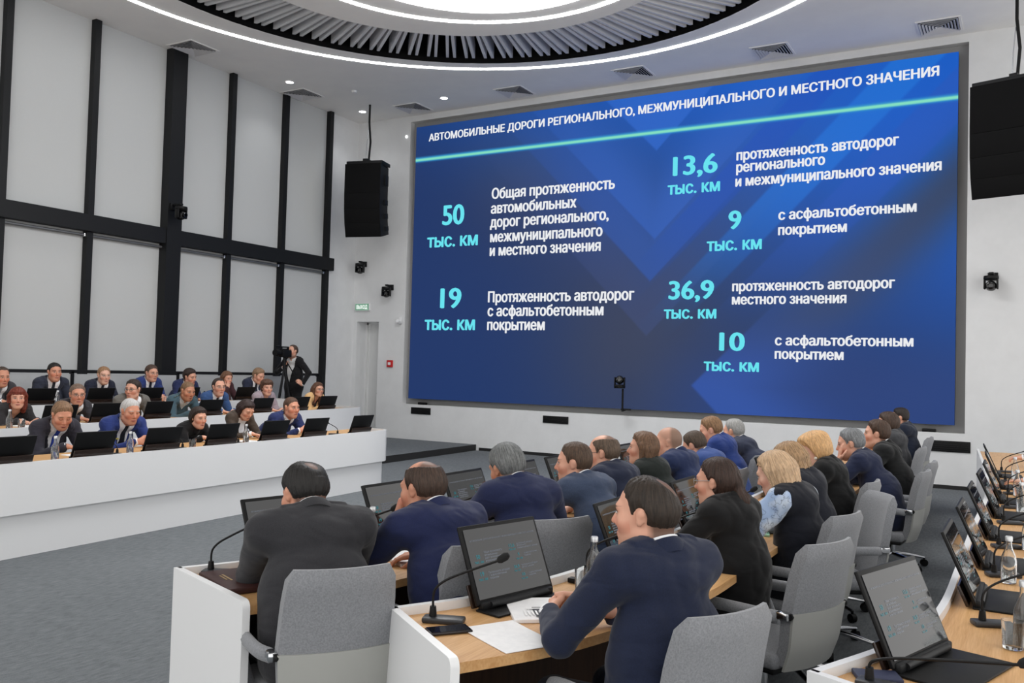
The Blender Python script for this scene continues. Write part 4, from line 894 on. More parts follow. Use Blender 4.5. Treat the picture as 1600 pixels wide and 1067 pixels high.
def make_chair():
    r = empty('conference_chair', (0, 0, 0))
    bk = lambda z: float(np.interp(z, [.40, .5, .66, .8, .95], [-.20, -.235, -.255, -.28, -.32])); wd = lambda z: float(np.interp(z, [.40, .55, .66, .84, .93, .95], [.37, .39, .41, .395, .375, .34]))
    def shell(z0, z1, t0, t1, n=14, over=0.):
        m = MB(); vs = []; zs = np.linspace(z0, z1, n); K = 9
        for z in zs:
            e = min(1, max(.25, (z1-z)/.02)) if over == 0 else 1
            ring_ = []
            for k in range(K): x = (k/(K-1)-.5)*wd(z); c = .035*(1-(2*x/wd(z))**2); ring_.append((x+over*np.sign(x), bk(z)-c+t0*e, z))
            for k in range(K-1, -1, -1): x = (k/(K-1)-.5)*wd(z); c = .035*(1-(2*x/wd(z))**2); ring_.append((x+over*np.sign(x), bk(z)-c-t1*e, z))
            vs += ring_
        R2 = 2*K; fs = [(i*R2+k, i*R2+(k+1) % R2, (i+1)*R2+(k+1) % R2, (i+1)*R2+k) for i in range(n-1) for k in range(R2)]; fs += [tuple(range(R2-1, -1, -1)), tuple((n-1)*R2+k for k in range(R2))]
        return m.add(vs, fs)
    shell(.42, .95, .03, .024).build('backrest', FABG, r, ang=60); shell(.40, .655, -.02, .031, 10, .003).build('back_shell', SHELL, r, ang=50)
    m = MB().box((0, .02, .435), (.44, .46, .075), bev=.03, seg=3); m.build('seat', FABG, r, ang=60); MB().box((0, .02, .388), (.40, .42, .03), bev=.012).build('seat_pan', BLACK, r)
    for g in (-1, 1):
        P = [(g*.215, -.215, .635), (g*.25, -.16, .642), (g*.265, -.02, .642), (g*.265, .14, .635), (g*.26, .185, .61), (g*.248, .13, .51), (g*.225, .06, .42)]
        MB().tube([tuple(p) for p in spline(P, 6)], .021, 10, flat=1.25).build('armrest', FABG, r, ang=70)
        m = MB().box((g*.213, -.245, .645), (.05, .06, .035), bev=.01); b = m.build('arm_bracket', CHROME, r); MB().cyl((g*.195, -.27, .645), (g*.22, -.275, .645), .014, n=12).cyl((g*.16, -.283, .645), (g*.195, -.275, .645), .010, n=10).build('bolt', BLACK, b)
    MB().box((-.165, -.276, .575), (.022, .004, .034), M=None).build('tag', WHITE, r)
    MB().cyl((0, 0, .37), (0, 0, .22), .025).cyl((0, 0, .22), (0, 0, .10), .034).build('gas_column', CHROME, r)
    for k in range(5):
        a = 2*math.pi*k/5+.3; c, s_ = math.cos(a), math.sin(a); lg = MB().tube([(.02*c, .02*s_, .115), (.16*c, .16*s_, .10), (.30*c, .30*s_, .075)], [.024, .02, .014], 10, flat=.7).build('base_leg', CHROME, r)
        MB().cyl((.30*c-.018*s_, .30*s_+.018*c, .031), (.30*c+.018*s_, .30*s_-.018*c, .031), .03, n=14).cyl((.30*c, .30*s_, .04), (.30*c, .30*s_, .078), .009, n=8).build('caster', BLACK, lg)
    return r
CHR = make_chair()
def chair(x, y, face, label): return place(CHR, 'chr', (x, y, 0), math.radians(face-90), label, 'chair', 'grey upholstered conference chairs')

# ------------------------------------------------------------------ people, middle rows
def chin(g, dx=-.05, dy=.085, dz=-.16, d=(.15, .1, 1), c=1.5, n=None): return dict(rel=(dx, dy, dz), d=d, n=n or (-g*.9, -.5, 0), c=c, p=(g*.8, .3, -.9))
person('A1', 'broad man in a charcoal suit seen from behind at the near end desk', (-2.52, 2.70, 1.13), 146, near=True, wide=1.16, belly=1.1, suit=(44, 44, 47), hair='crown', hc=(30, 28, 27), tone='b', yaw=14, pitch=.42, fat=1.12, hunch=.38,
       hands={-1: dict(w=(-.16, .54, .808), hy=.34, d=(.5, .8, -.05), n=(0, 0, -1), c=.4), 1: dict(w=(.14, .54, .808), hy=.32, d=(-.6, .7, 0), n=(0, 0, -1), c=.4)})
person('A2', 'balding man in a navy suit resting his chin on his fist', (-2.28, 3.18, 1.12), 163, near=True, wide=1.2, belly=1.08, suit=(28, 34, 64), hair='horse', hc=(60, 46, 38), tone='b', yaw=9, pitch=.22, fat=1.08, hunch=.4, hands={-1: chin(-1, -.035, .15, -.125, (.12, -.2, 1), 1.8)})
person('A3', 'grey-haired man in a navy suit, head bowed, beyond the man resting on his fist', (-2.34, 4.01, 1.14), 152, near=True, wide=1.1, suit=(30, 36, 64), hair='short', hc=(100, 102, 102), tone='d', yaw=2, pitch=.34, roll=-10, hunch=.4, hands={-1: chin(-1, -.10, .13, -.17, (.1, -.2, 1))})
person('A4', 'young brown-haired man in a slate blue suit looking left', (-2.35, 4.82, 1.10), 162, suit=(54, 64, 84), hair='short', hc=(74, 58, 46), hk=dict(top=.012, side=.005), yaw=34, pitch=.1, hunch=.4)
person('A5', 'balding man with thin glasses in a dark navy suit', (-2.43, 5.42, 1.115), 166, suit=(34, 39, 56), hair='horse', hc=(84, 70, 58), yaw=26, pitch=.12, glasses=(60, 60, 62), hunch=.35)
person('A6', 'brown-haired woman in a dark green jacket in profile', (-2.40, 6.05, 1.105), 170, s=.94, wide=.88, suit=(30, 35, 33), hair='bob', hc=(98, 74, 56), yaw=24, pitch=.0, stub=0, shirt=(26, 26, 28))
person('A7', 'bald thickset man in a navy jacket, right of the woman in dark green', (-2.46, 6.75, 1.11), 172, wide=1.15, suit=(34, 44, 74), hair=None, hc=(120, 98, 84), bald=.35, yaw=18, pitch=.12, fat=1.15)
person('A7b', 'person in a bright blue suit mostly hidden behind the bald man', (-2.5, 7.52, 1.03), 174, suit=(48, 68, 118), hair='short', hc=(70, 58, 48), yaw=0, pitch=.5)
person('A8', 'man with neat brown hair in a royal blue suit, fingers raised to his face', (-2.54, 8.1, 1.138), 174, suit=(36, 54, 108), hair='short', hc=(122, 94, 68), yaw=20, pitch=.35, hands={-1: dict(rel=(-.07, .21, -.14), d=(.2, -.25, 1), n=(.2, -1, 0), c=.9, p=(-.8, .3, -.8))})
person('A9', 'grey-haired man in a dark suit at the far end of the front middle row', (-2.57, 8.95, 1.087), 172, suit=(40, 45, 62), hair='short', hc=(150, 150, 148), yaw=0, pitch=.15, wide=1.1)
def clasp(hy=.24, dx=0): return {-1: dict(w=(-.085+dx, .47, .808), hy=hy, d=(.62, .72, -.02), n=(.6, -.5, -.5), c=1.0, t=.6), 1: dict(w=(.075+dx, .45, .808), hy=hy-.02, d=(-.62, .72, .06), n=(-.6, -.5, -.3), c=1.0, t=.6)}
person('B1', 'dark-haired man in a navy suit with clasped hands at the nearest desk end', (-1.085, 2.775, 1.20), 152, near=True, neckf=.6, wide=1.12, belly=1.1, suit=(27, 33, 52), hair='crown', hc=(46, 38, 32), hk=dict(top=.010, side=.008), tone='a', yaw=30, pitch=.08, fat=1.07, hands=clasp(.30, -.10), hunch=.34)
person('B2', 'young woman with a dark ponytail and glasses in a black jacket', (-1.29, 4.22, 1.165), 160, near=True, s=.95, wide=.9, suit=(19, 19, 20), hair='pony', hc=(52, 38, 32), yaw=14, pitch=.1, stub=0, shirt=(26, 26, 28), glasses=(150, 150, 152), tone='a', hunch=.4)
PRINT = mat('floral_print', (190, 205, 222), .7); t = NT(PRINT); nz = t.noise(t.coord(), 26, 3); r_ = t.new('ShaderNodeMapRange'); r_.inputs[1].default_value = .50; r_.inputs[2].default_value = .58; t.put(r_.inputs[0], nz)
n2 = t.noise(t.coord(), 9, 2); r2 = t.new('ShaderNodeMapRange'); r2.inputs[1].default_value = .4; r2.inputs[2].default_value = .6; t.put(r2.inputs[0], n2)
c_ = t.mix(r2.outputs[0], lin((204, 214, 226))+(1,), lin((150, 172, 205))+(1,)); t.put(t.n['Principled BSDF'].inputs['Base Color'], t.mix(t.m('MULTIPLY', r_.outputs[0], t.m('LESS_THAN', nz, .56)), c_, lin((60, 68, 92))+(1,)))
person('B3', 'blonde woman in a black vest over a blue and white floral blouse', (-1.20, 5.0, 1.135), 166, near=True, s=.95, wide=.92, suit=(20, 22, 30), hair='long', hc=(192, 162, 130), yaw=6, pitch=.4, stub=0, sleeve=PRINT, vest=True, hunch=.42, tone='c', open_=0)
person('B4', 'woman with long light brown hair mostly hidden behind the blonde woman', (-1.30, 5.78, 1.135), 170, s=.95, wide=.88, suit=(26, 28, 36), hair='long', hc=(146, 118, 88), yaw=5, pitch=.4, stub=0, shirt=(26, 26, 28), hunch=.42)
def pearl(body, k):
    A = lambda p: tuple(k['HC']+k['R'] @ (np.array(p)*k['s']))
    m = MB(); m.lathe([(.001, -.012), (.008, -.009), (.0115, 0), (.008, .009), (.001, .012)], T(*A((-.086, -.005, -.05))), 14); m.build('earring', mat('pearl', (226, 218, 205), .2), body)
person('B5', 'woman with short golden blonde hair and a pearl earring in a black jacket', (-1.31, 6.62, 1.17), 176, s=.96, wide=.92, suit=(18, 19, 20), hair='bouffant', hc=(206, 164, 116), yaw=8, pitch=.35, stub=0, shirt=(26, 26, 28), tone='c', extra=pearl, hunch=.4)
person('B6', 'grey-haired man covering his face with one hand', (-1.24, 7.7, 1.12), 176, suit=(30, 36, 58), hair='short', hc=(110, 112, 114), yaw=10, pitch=.25, hands={-1: dict(rel=(-.05, .12, -.13), d=(.1, -.1, 1), n=(.35, -1, 0), c=.35, p=(-.8, .3, -.8))})
person('B7', 'brown-haired man in profile wearing a black suit and dark red tie', (-1.165, 8.6, 1.16), 178, suit=(20, 21, 22), tie=(120, 28, 36), hair='short', hc=(66, 50, 40), hk=dict(top=.02, side=.009), yaw=6, pitch=.05, hunch=.3)
person('B8', 'man in a charcoal suit half hidden behind the man with the dark red tie', (-1.3, 10.4, 1.18), 178, wide=1.1, suit=(52, 53, 56), hair='bowl', hc=(62, 48, 40), yaw=0, pitch=.1)
person('B9', 'bearded dark-haired man in a dark navy suit nearest the video wall', (-1.39, 12.3, 1.22), 178, suit=(26, 32, 46), hair='short', hc=(40, 34, 32), hk=dict(top=.018, side=.004), yaw=6, pitch=.1, stub=.75)
person('C1', 'person at the right edge, only a pale hand on the desk showing', (.43, 8.75, 1.17), 180, suit=(30, 32, 40), hair='short', hc=(60, 50, 44), hands={-1: dict(w=(-.10, .62, .80), d=(.2, 1, -.05), n=(0, 0, -1), c=.55)})
person('C2', 'person at the right edge reaching in with a navy sleeve and holding a pen', (.42, 11.2, 1.17), 180, suit=(28, 32, 52), hair='short', hc=(60, 50, 44), hands={-1: dict(w=(-.12, .62, .83), d=(.3, 1, -.1), n=(.2, 0, -1), c=.8)})

# ------------------------------------------------------------------ people, left stand
def L(pid, label, h, k, face, x=None, **kw):
    kw.setdefault('s', 1.05); kw.setdefault('openw', .09); kw.setdefault('open_', .34)
    h = np.array(h, float); h = np.array([h[0]*k, h[1]*k, 1.65-(1.65-h[2])*k]); kw.setdefault('hunch', .3); return person(pid, label, tuple(h), face, **kw)
def pin(body, k):
    p = k['NB']-k['up']*.12+k['fw']*.135+np.array([.085, 0, 0]); MB().box(tuple(p), (.03, .012, .018), bev=.003).build('lapel_pin', mat('pin_yellow', (214, 196, 90), .4), body)
L('r1a', 'man in a dark suit and bright blue tie looking down at papers', (-8.35, 5.44, 1.07), .97, 2, suit=(43, 42, 50), tie=(40, 58, 136), hair='short', hc=(118, 92, 70), tone='b', yaw=-18, pitch=.5, closed=True, wide=1.08, fat=1.08)
L('r1b', 'white-haired man in a royal blue suit with a lapel pin and clasped hands', (-8.35, 6.22, 1.09), .97, 0, suit=(36, 50, 102), tie=(24, 26, 34), hair='short', hc=(188, 186, 184), hk=dict(top=.009, side=.006), tone='b', yaw=-8, pitch=.3, closed=True, wide=1.1, hands=clasp(), extra=pin, fat=1.06)
L('r1c', 'dark-haired woman in a black high-necked top, lowest left row', (-8.35, 7.14, .99), .97, 0, s=.93, wide=.95, suit=(20, 20, 22), hair='bowl', hc=(44, 34, 30), yaw=-5, pitch=.2, stub=0, open_=0, tone='a')
L('r1d', 'woman with long dark hair bending over the desk in a brown patterned jacket', (-8.4, 7.92, 1.06), .97, 0, s=.93, wide=.9, suit=(66, 57, 50), hair='long', hc=(46, 34, 32), yaw=-4, pitch=.6, stub=0, closed=True)
L('r1e', 'heavy-set man in a navy suit beside the empty places, lowest left row', (-8.45, 8.75, 1.07), .97, 0, suit=(35, 44, 82), tie=(36, 40, 80), hair='short', hc=(78, 58, 46), hk=dict(top=.009, side=.004), tone='b', yaw=-6, pitch=.15, wide=1.15, belly=1.15, fat=1.12, hands=clasp())
L('r2a', 'red-haired woman with a fringe in a dark jacket', (-10.2, 6.08, 1.16), .98, 0, z0=.12, s=.95, wide=.92, suit=(42, 41, 43), hair='bob', hc=(104, 48, 36), hk=dict(fringe=True), yaw=-26, pitch=.1, stub=0, shirt=(30, 30, 32), neckline=True)
L('r2b', 'man with glasses and a grey tie behind the man with the bright blue tie', (-10.25, 6.87, 1.19), .98, 0, z0=.12, suit=(50, 49, 54), tie=(90, 92, 108), hair='short', hc=(104, 86, 74), hk=dict(top=.012, side=.006), yaw=-22, pitch=.12, glasses=(90, 84, 80), tone='b')
L('r2c', 'man in a grey suit and black glasses with his head turned aside', (-10.3, 7.7, 1.25), .98, -10, z0=.12, suit=(96, 94, 90), hair='short', hc=(50, 40, 36), yaw=-58, pitch=.12, glasses=(18, 18, 20), tie=(80, 82, 92))
def boards(body, k):
    for g in (-1, 1):
        m = MB(); m.M = T(*(k['S'][g]*.9+k['NB']*.1+k['up']*.075)); m.box((0, 0, 0), (.10, .05, .014), rot('Y', g*.35), bev=.004); b = m.build('shoulder_board', mat('board_green', (52, 66, 66), .6), body)
        m = MB(); m.M = T(*(k['S'][g]*.9+k['NB']*.1+k['up']*.084)) @ rot('Y', g*.35)
        for q in (-.02, .015): m.prism([(q+.012*(1 if j % 2 == 0 else .45)*math.cos(j*math.pi/5), .012*(1 if j % 2 == 0 else .45)*math.sin(j*math.pi/5)) for j in range(10)], 0, .004)
        m.build('star_insignia', mat('gold', (200, 170, 90), .3, .8), b)
L('r2d', 'officer in a blue-green uniform with shoulder boards looking down', (-10.4, 8.68, 1.22), .98, 0, z0=.12, suit=(60, 80, 90), hair='short', hc=(112, 88, 66), hk=dict(top=.006, side=.004), yaw=-6, pitch=.32, tone='d', open_=.12, shirt=(200, 205, 208), extra=boards, fat=1.1)
L('r2e', 'man with receding dark hair in a mid blue suit and dark tie', (-10.6, 9.42, 1.266), .98, 0, z0=.12, suit=(48, 72, 112), tie=(30, 32, 40), hair='recede', hc=(52, 42, 38), yaw=-16, pitch=.1, glasses=(120, 116, 112))
L('r2f', 'woman with swept-up brown hair in a mauve jacket', (-10.6, 10.41, 1.25), .98, 0, z0=.12, s=.95, wide=1.0, suit=(142, 130, 136), hair='bouffant', hc=(80, 58, 46), yaw=-22, pitch=.12, stub=0, shirt=(120, 112, 126), neckline=True, open_=.18)
L('r2g', 'woman with long brown hair and glasses in a tan jacket', (-10.8, 11.83, 1.21), .985, 0, z0=.12, s=.95, wide=.95, suit=(198, 162, 116), hair='long', hc=(88, 62, 48), yaw=-12, pitch=.1, stub=0, shirt=(40, 36, 36), neckline=True, glasses=(120, 90, 70), open_=.25)
L('r3a', 'man at the left edge in a dark grey suit, highest row', (-11.9, 6.87, 1.37), 1.0, 0, z0=.24, suit=(58, 58, 62), tie=(110, 112, 118), hair='recede', hc=(70, 58, 50), yaw=-8, pitch=.2, tone='b')
L('r3b', 'black-haired man in a dark suit and dark tie sitting upright, highest row', (-11.9, 7.61, 1.44), 1.0, 0, z0=.24, suit=(42, 46, 58), tie=(38, 40, 48), hair='short', hc=(30, 27, 26), hk=dict(top=.012, side=.005), yaw=-12, pitch=.08, tone='b', wide=1.1)
L('r3c', 'fair-haired man with thin glasses in a dark navy suit, highest row', (-12, 8.46, 1.40), 1.0, 0, z0=.24, suit=(36, 40, 54), tie=(40, 44, 56), hair='short', hc=(140, 108, 80), hk=dict(top=.01, side=.005), yaw=-14, pitch=.16, glasses=(170, 160, 150), tone='c')
L('r3d', 'man with glasses in a royal blue suit beside the thick black column', (-12, 9.3, 1.45), 1.0, 0, z0=.24, suit=(40, 54, 104), tie=(36, 38, 50), hair='short', hc=(72, 56, 48), yaw=-4, pitch=.14, glasses=(120, 116, 114), hands=clasp(), fat=1.06)
L('r3e', 'dark-haired man in a navy suit leaning over to his left, highest row', (-12, 10.05, 1.39), 1.0, 0, z0=.24, suit=(37, 45, 78), hair='short', hc=(50, 40, 36), hk=dict(top=.02, side=.014), yaw=8, pitch=.3, roll=8)
L('r3f', 'brown-haired woman in a dark maroon top with a hand raised to her face', (-12, 10.84, 1.40), 1.0, 0, z0=.24, s=.94, wide=.9, suit=(62, 40, 44), hair='bob', hc=(104, 76, 58), yaw=-4, pitch=.25, stub=0, open_=0, hands={1: dict(rel=(.05, .13, -.14), d=(-.3, -.1, 1), n=(-.3, -1, 0), c=.8, p=(.8, .3, -.8))})
L('r3g', 'man with thick greying hair in a dark suit looking down beside the cameraman', (-12, 11.57, 1.48), .985, 0, z0=.24, suit=(36, 41, 58), tie=(36, 38, 48), hair='short', hc=(128, 104, 82), hk=dict(top=.02, side=.012), yaw=4, pitch=.42, closed=True)
CMH = (-12.02, 12.42, 1.885)
person('cam', 'standing cameraman in a black jacket and pale shirt behind a video camera', CMH, -84, z0=.24, stand=True, lean=.03, hunch=.08, suit=(22, 22, 24), shirt=(205, 206, 206), hair='recede', hc=(70, 54, 46), stub=.7, yaw=-8, pitch=.02, open_=.42, openw=.11, lower=(20, 20, 22),
       hands={-1: dict(w=(-.30, .14, 1.02), d=(.1, .8, .5), n=(.9, 0, 0), c=1.0, p=(-.9, -.6, 0)), 1: dict(w=(.12, .18, 1.33), d=(-.55, .15, .9), n=(-.7, -.3, 0), c=.7, p=(.9, -.2, -.6))})
r = empty('video_camera', (CMH[0], CMH[1], .24)); th = math.radians(-84-90); r.rotation_euler.z = th; tag(r, 'black video camera on a tripod held by the standing cameraman', 'video camera')
zc = CMH[2]-.24-.03
MB().box((-.03, .25, zc-.02), (.12, .26, .14), bev=.02).build('body', BLACK, r); MB().tube([(-.03, .37, zc-.01), (-.03, .44, zc-.01), (-.03, .45, zc-.01), (-.03, .54, zc-.01)], [.05, .05, .058, .062], 18).build('lens', BLACK, r)
MB().tube([(-.03, .16, zc+.10), (-.03, .36, zc+.10)], .014, 8).box((-.03, .36, zc+.075), (.03, .03, .07)).box((-.03, .17, zc+.075), (.03, .03, .07)).build('handle', BLACK, r)
MB().cyl((.02, .12, zc+.05), (.02, .24, zc+.05), .03, .026, 14).build('viewfinder', BLACK, r); MB().cyl((-.03, .42, zc+.11), (-.03, .52, zc+.11), .018, n=10).build('microphone', SATIN, r)
MB().cyl((-.03, .26, zc-.09), (-.03, .26, zc-.30), .03, n=12).build('tripod_head', BLACK, r)
for a in (90, 210, 330): MB().tube([(-.03, .26, zc-.28), (-.03+.30*math.cos(math.radians(a)), .30+.26*math.sin(math.radians(a)), .012)], [.02, .014], 8).build('tripod_leg', SATIN, r)
MB().tube([(-.04, .24, zc-.14), (-.15, .10, zc-.42)], .01, 8).build('pan_bar', BLACK, r)

# ------------------------------------------------------------------ chairs, monitors, microphones and papers
def ch(pid, label, back=-.06, side=0, turn=0):
    p = ALLP[pid]; a = math.radians(p['face']); fx, fy = math.cos(a), math.sin(a); chair(p['loc'][0]-fx*back+fy*side, p['loc'][1]-fy*back-fx*side, p['face']+turn, label)
ch('A1', 'grey conference chair of the man in charcoal, its whole back towards us', back=.0)
chair(-2.16, 3.22, 154, 'grey conference chair of the man resting on his fist'); ch('A3', 'grey conference chair of the grey-haired man in navy with bowed head')
ch('A4', 'grey conference chair of the young man in slate blue'); ch('A5', 'grey conference chair of the balding man with thin glasses'); ch('A6', 'grey conference chair of the woman in dark green')
ch('A7', 'grey conference chair of the bald thickset man'); ch('A8', 'grey conference chair of the man in royal blue with raised fingers'); ch('A9', 'grey conference chair of the grey-haired man at the far end of the front middle row')
ch('B1', 'grey conference chair of the man with clasped hands, nearest in the second row', back=-.06, turn=4); ch('B2', 'grey conference chair of the ponytailed woman, armrests towards us', back=.16)
ch('B3', 'grey conference chair of the woman in the floral blouse'); ch('B4', 'grey conference chair of the woman with long light brown hair, turned askew', turn=42, back=.12); ch('B5', 'grey conference chair of the woman with the pearl earring')
ch('B6', 'grey conference chair of the man covering his face'); ch('B7', 'grey conference chair of the man with the dark red tie'); ch('B8', 'grey conference chair of the charcoal-suited man further back'); ch('B9', 'grey conference chair of the bearded man by the video wall')
def along(P, y):
    L_ = spline(P, 20); i = min(range(len(L_)), key=lambda k: abs(L_[k][1]-y)); t_ = L_[min(i+1, len(L_)-1)]-L_[max(i-1, 0)]; t_ = t_/np.linalg.norm(t_)
    return L_[i], np.array([t_[1], -t_[0]]), math.degrees(math.atan2(t_[0], -t_[1]))
ZD = .749
def mon_on(P, y, d, label, dface=0):
    p, n, a = along(P, y); q = p+n*d; monitor(q[0], q[1], ZD, math.degrees(math.atan2(-n[1], -n[0]))+dface, label)
def mic_on(P, y, d, aim, label, k=1): p, n, a = along(P, y); q = p+n*d; mic(q[0], q[1], ZD, aim, label, k=k)
for y, lb in ((3.0, 'flip-up monitor with a green picture before the man in charcoal'), (3.72, 'flip-up monitor before the man resting on his fist'), (4.42, 'flip-up monitor before the grey-haired man in navy with bowed head'), (5.1, 'flip-up monitor before the young man in slate blue'), (5.75, 'flip-up monitor before the balding man with thin glasses'), (6.4, 'flip-up monitor before the woman in dark green'), (7.05, 'flip-up monitor before the bald thickset man'), (8.1, 'flip-up monitor before the man in royal blue with raised fingers')):
    mon_on(RIMA, y, .15, lb)
for y, lb in ((3.03, 'flip-up monitor with slide text at the near end of the second desk'), (3.95, 'flip-up monitor beyond the bottle, before the ponytailed woman'), (4.95, 'flip-up monitor before the blonde woman in the vest'), (5.6, 'flip-up monitor before the woman with long light brown hair'), (6.9, 'flip-up monitor glowing blue before the woman with the pearl earring'), (7.9, 'flip-up monitor before the man covering his face'), (8.7, 'flip-up monitor before the man with the dark red tie')):
    mon_on(RIMB, y, .155, lb)
NTH = ['nearest', 'second', 'third', 'fourth', 'fifth', 'sixth', 'seventh', 'eighth']
for k, y in enumerate((3.2, 4.2, 5.05, 6.0, 6.9, 7.8, 8.8, 9.9)): mon_on(RIMC, y, .17, NTH[k]+' flip-up monitor along the right-hand desk, seen edge on')
mic_on(RIMA, 2.68, .06, 30, 'gooseneck microphone beside the brown folder on the front middle desk', 4)
for y, lb in ((3.29, 'gooseneck microphone between the charcoal man and the man on his fist'), (4.08, 'gooseneck microphone before the grey-haired man in navy with bowed head'), (5.3, 'gooseneck microphone before the balding man with thin glasses')): mic_on(RIMA, y, .10, 20, lb)
mic_on(RIMB, 2.68, .14, 22, 'gooseneck microphone at the phone end of the second desk'); mic_on(RIMB, 3.56, .055, 25, 'gooseneck microphone behind the bottle on the second desk'); mic_on(RIMB, 4.36, .10, 20, 'gooseneck microphone before the ponytailed woman'); mic_on(RIMB, 5.2, .10, 20, 'gooseneck microphone before the blonde woman in the vest')
mic_on(RIMC, 2.86, .13, -8, 'gooseneck microphone at the white near corner of the right-hand desk', 3)
for k, y in enumerate((3.78, 4.75, 5.6, 6.5, 7.4, 8.3, 9.3, 10.3)): mic_on(RIMC, y, .16, 25, NTH[k]+' gooseneck microphone along the right-hand desk, beyond the corner one', 2)
# left stand: positions follow the people
b1x = lambda y: b1(y)-.13; b2x = lambda y: b2(y)-.17; b3x = lambda y: b3(y)-.13
for y, lb in ((4.2, 'monitor seen from behind at the left edge of the picture, lowest left row'), (5.0, 'monitor seen from behind, right of the man with the bright blue tie'), (5.78, 'monitor seen from behind, right of the white-haired man'), (6.58, 'monitor seen from behind, right of the woman in black'), (7.4, 'monitor seen from behind, before the heavy-set man'), (8.14, 'monitor seen from behind, right of the heavy-set man'), (9.1, 'monitor seen from behind at the rounded end of the lowest left desk')):
    monitor(b1x(y), y, .751, 0, 'black flip-up '+lb)
for y, lb in ((6.05, 'right of the red-haired woman'), (6.75, 'before the grey-suited man'), (7.6, 'before the officer'), (8.6, 'before the man in mid blue'), (9.75, 'before the woman in mauve'), (10.7, 'left of the woman in tan'), (11.5, 'at the right end of the middle left row')):
    monitor(b2x(y), y, .871, 0, 'black flip-up monitor seen from behind, '+lb)
for y, lb in ((6.95, 'left of the black-haired man in the highest row'), (7.85, 'before the fair-haired man with thin glasses'), (8.7, 'before the man in royal blue by the column'), (9.4, 'before the leaning dark-haired man'), (10.6, 'right of the woman in maroon')):
    monitor(b3x(y), y, .991, 0, 'black flip-up monitor seen from behind, '+lb)
for y, lb in ((5.35, 'the man with the bright blue tie'), (6.15, 'the white-haired man'), (6.95, 'the woman in black'), (7.75, 'the woman bending over the desk'), (8.35, 'the heavy-set man'), (8.75, 'the empty place at the rounded desk end')):
    mic(b1x(y)-.03, y, .751, 200, 'thin gooseneck microphone before '+lb, k=5)
for y, z, f, lb in ((10.0, .991, b3x, 'the woman in maroon'), (6.35, .871, b2x, 'the man with glasses and grey tie')): mic(f(y), y, z, 200, 'thin gooseneck microphone before '+lb, k=5)
for y, f, z, lb in ((4.72, b1x, .751, 'the man with the bright blue tie'), (5.52, b1x, .751, 'the white-haired man'), (7.1, b1x, .751, 'the woman bending over the desk')): bottle(f(y)-.06, y, z, 'small glass water bottle left of '+lb)
for y, f, z, lb in ((5.5, b2x, .871, 'the red-haired woman'), (7.3, b3x, .991, 'the black-haired man in the highest row'), (8.15, b3x, .991, 'the fair-haired man in the highest row'), (9.0, b3x, .991, 'the man in royal blue by the column')): bottle(f(y)-.06, y, z, 'small glass water bottle before '+lb)
for y, f, z, lb in ((5.65, b2x, .871, 'the red-haired woman'), (8.3, b3x, .991, 'the fair-haired man in the highest row'), (6.3, b1x, .751, 'the woman in black'), (9.12, b3x, .991, 'the man in royal blue')): tumbler(f(y)-.05, y, z, 'drinking glass before '+lb)
for x, y, f, z, lb in ((-.22, 5.1, b1x, .751, 'the man with the bright blue tie'), (-.15, 7.25, b1x, .751, 'the woman bending over the desk'), (-.25, 5.85, b2x, .871, 'the red-haired woman'), (-.25, 6.5, b2x, .871, 'the man with glasses and grey tie'), (-.25, 10.4, b2x, .871, 'the woman in mauve')): sheet(f(y)+x, y, z, 90, 'white papers lying before '+lb, h=.006)
# second desk, near end
ZS = ZD
r = empty('smartphone', (-1.70, 2.55, ZS), math.radians(52)); tag(r, 'black smartphone lying at the near end of the second desk', 'phone')
MB().box((0, 0, .006), (.15, .076, .009), bev=.004).build('case', mat('phone_case', (36, 32, 34), .3), r); MB().box((0, 0, .0112), (.142, .069, .0012)).build('display', mat('phone_glass', (8, 12, 26), .04, spec=.9), r)
sheet(-1.50, 2.62, ZS, 62, 'blank white sheet with one corner over the edge of the second desk', bend=.004)
o = sheet(-1.575, 2.95, ZS, 38, 'thick printed document with a chart under the clasped hands', h=.012, bend=.002, name='document', cat='document')
m = MB().box((.035, -.06, .0165), (.11, .12, .0008)); c_ = m.build('printed_chart', mat('ink_grey', (70, 72, 78), .8), o); m = MB()
for k in range(6): m.box((-.055+.014*k, -.075, .0172), (.007, .07-.005*k, .0006))
m.box((-.015, -.018, .0172), (.06, .012, .0006)); m.build('chart_bars', PAPER, c_)
tumbler(-1.555, 3.31, ZS, 'drinking glass beside the man with clasped hands'); bottle(-1.56, 3.42, ZS, 'clear water bottle behind the glass of the man with clasped hands'); tumbler(-1.48, 3.40, ZS, 'drinking glass against the clear bottle on the second desk')
sheet(-1.44, 3.58, ZS, 20, 'white paper half under the elbow of the man with clasped hands', .12, .16)
alone(MB().box((0, 0, .012), (.05, .035, .022), bev=.006), 'badge_clip', BLACK, 'small black clip on the second desk left of the drinking glass', 'clip', loc=(-1.66, 3.44, ZS))
alone(MB().box((0, 0, .006), (.12, .08, .012), bev=.004), 'notebook', mat('navy_cover', (36, 42, 70), .6), 'dark blue notebook on the second desk near the glass', 'notebook', loc=(-1.50, 3.20, ZS), rz=.6)
sheet(-1.36, 4.55, ZS, 30, 'white papers before the ponytailed woman', h=.008); sheet(-1.38, 5.2, ZS, 15, 'pale green papers before the blonde woman in the vest', h=.01, m=mat('mint_paper', (170, 220, 190), .7))
bottle(-1.52, 5.3, ZS, 'water bottle with a red mark left of the blonde woman in the vest'); bottle(-1.5, 7.25, ZS, 'water bottle before the woman with the pearl earring'); bottle(-1.52, 7.5, ZS, 'water bottle left of the man covering his face'); bottle(-1.55, 7.6, ZS, 'water bottle by the hand of the man covering his face')
tumbler(-1.5, 4.45, ZS, 'drinking glass before the ponytailed woman'); tumbler(-1.42, 7.15, ZS, 'drinking glass before the woman with the pearl earring')
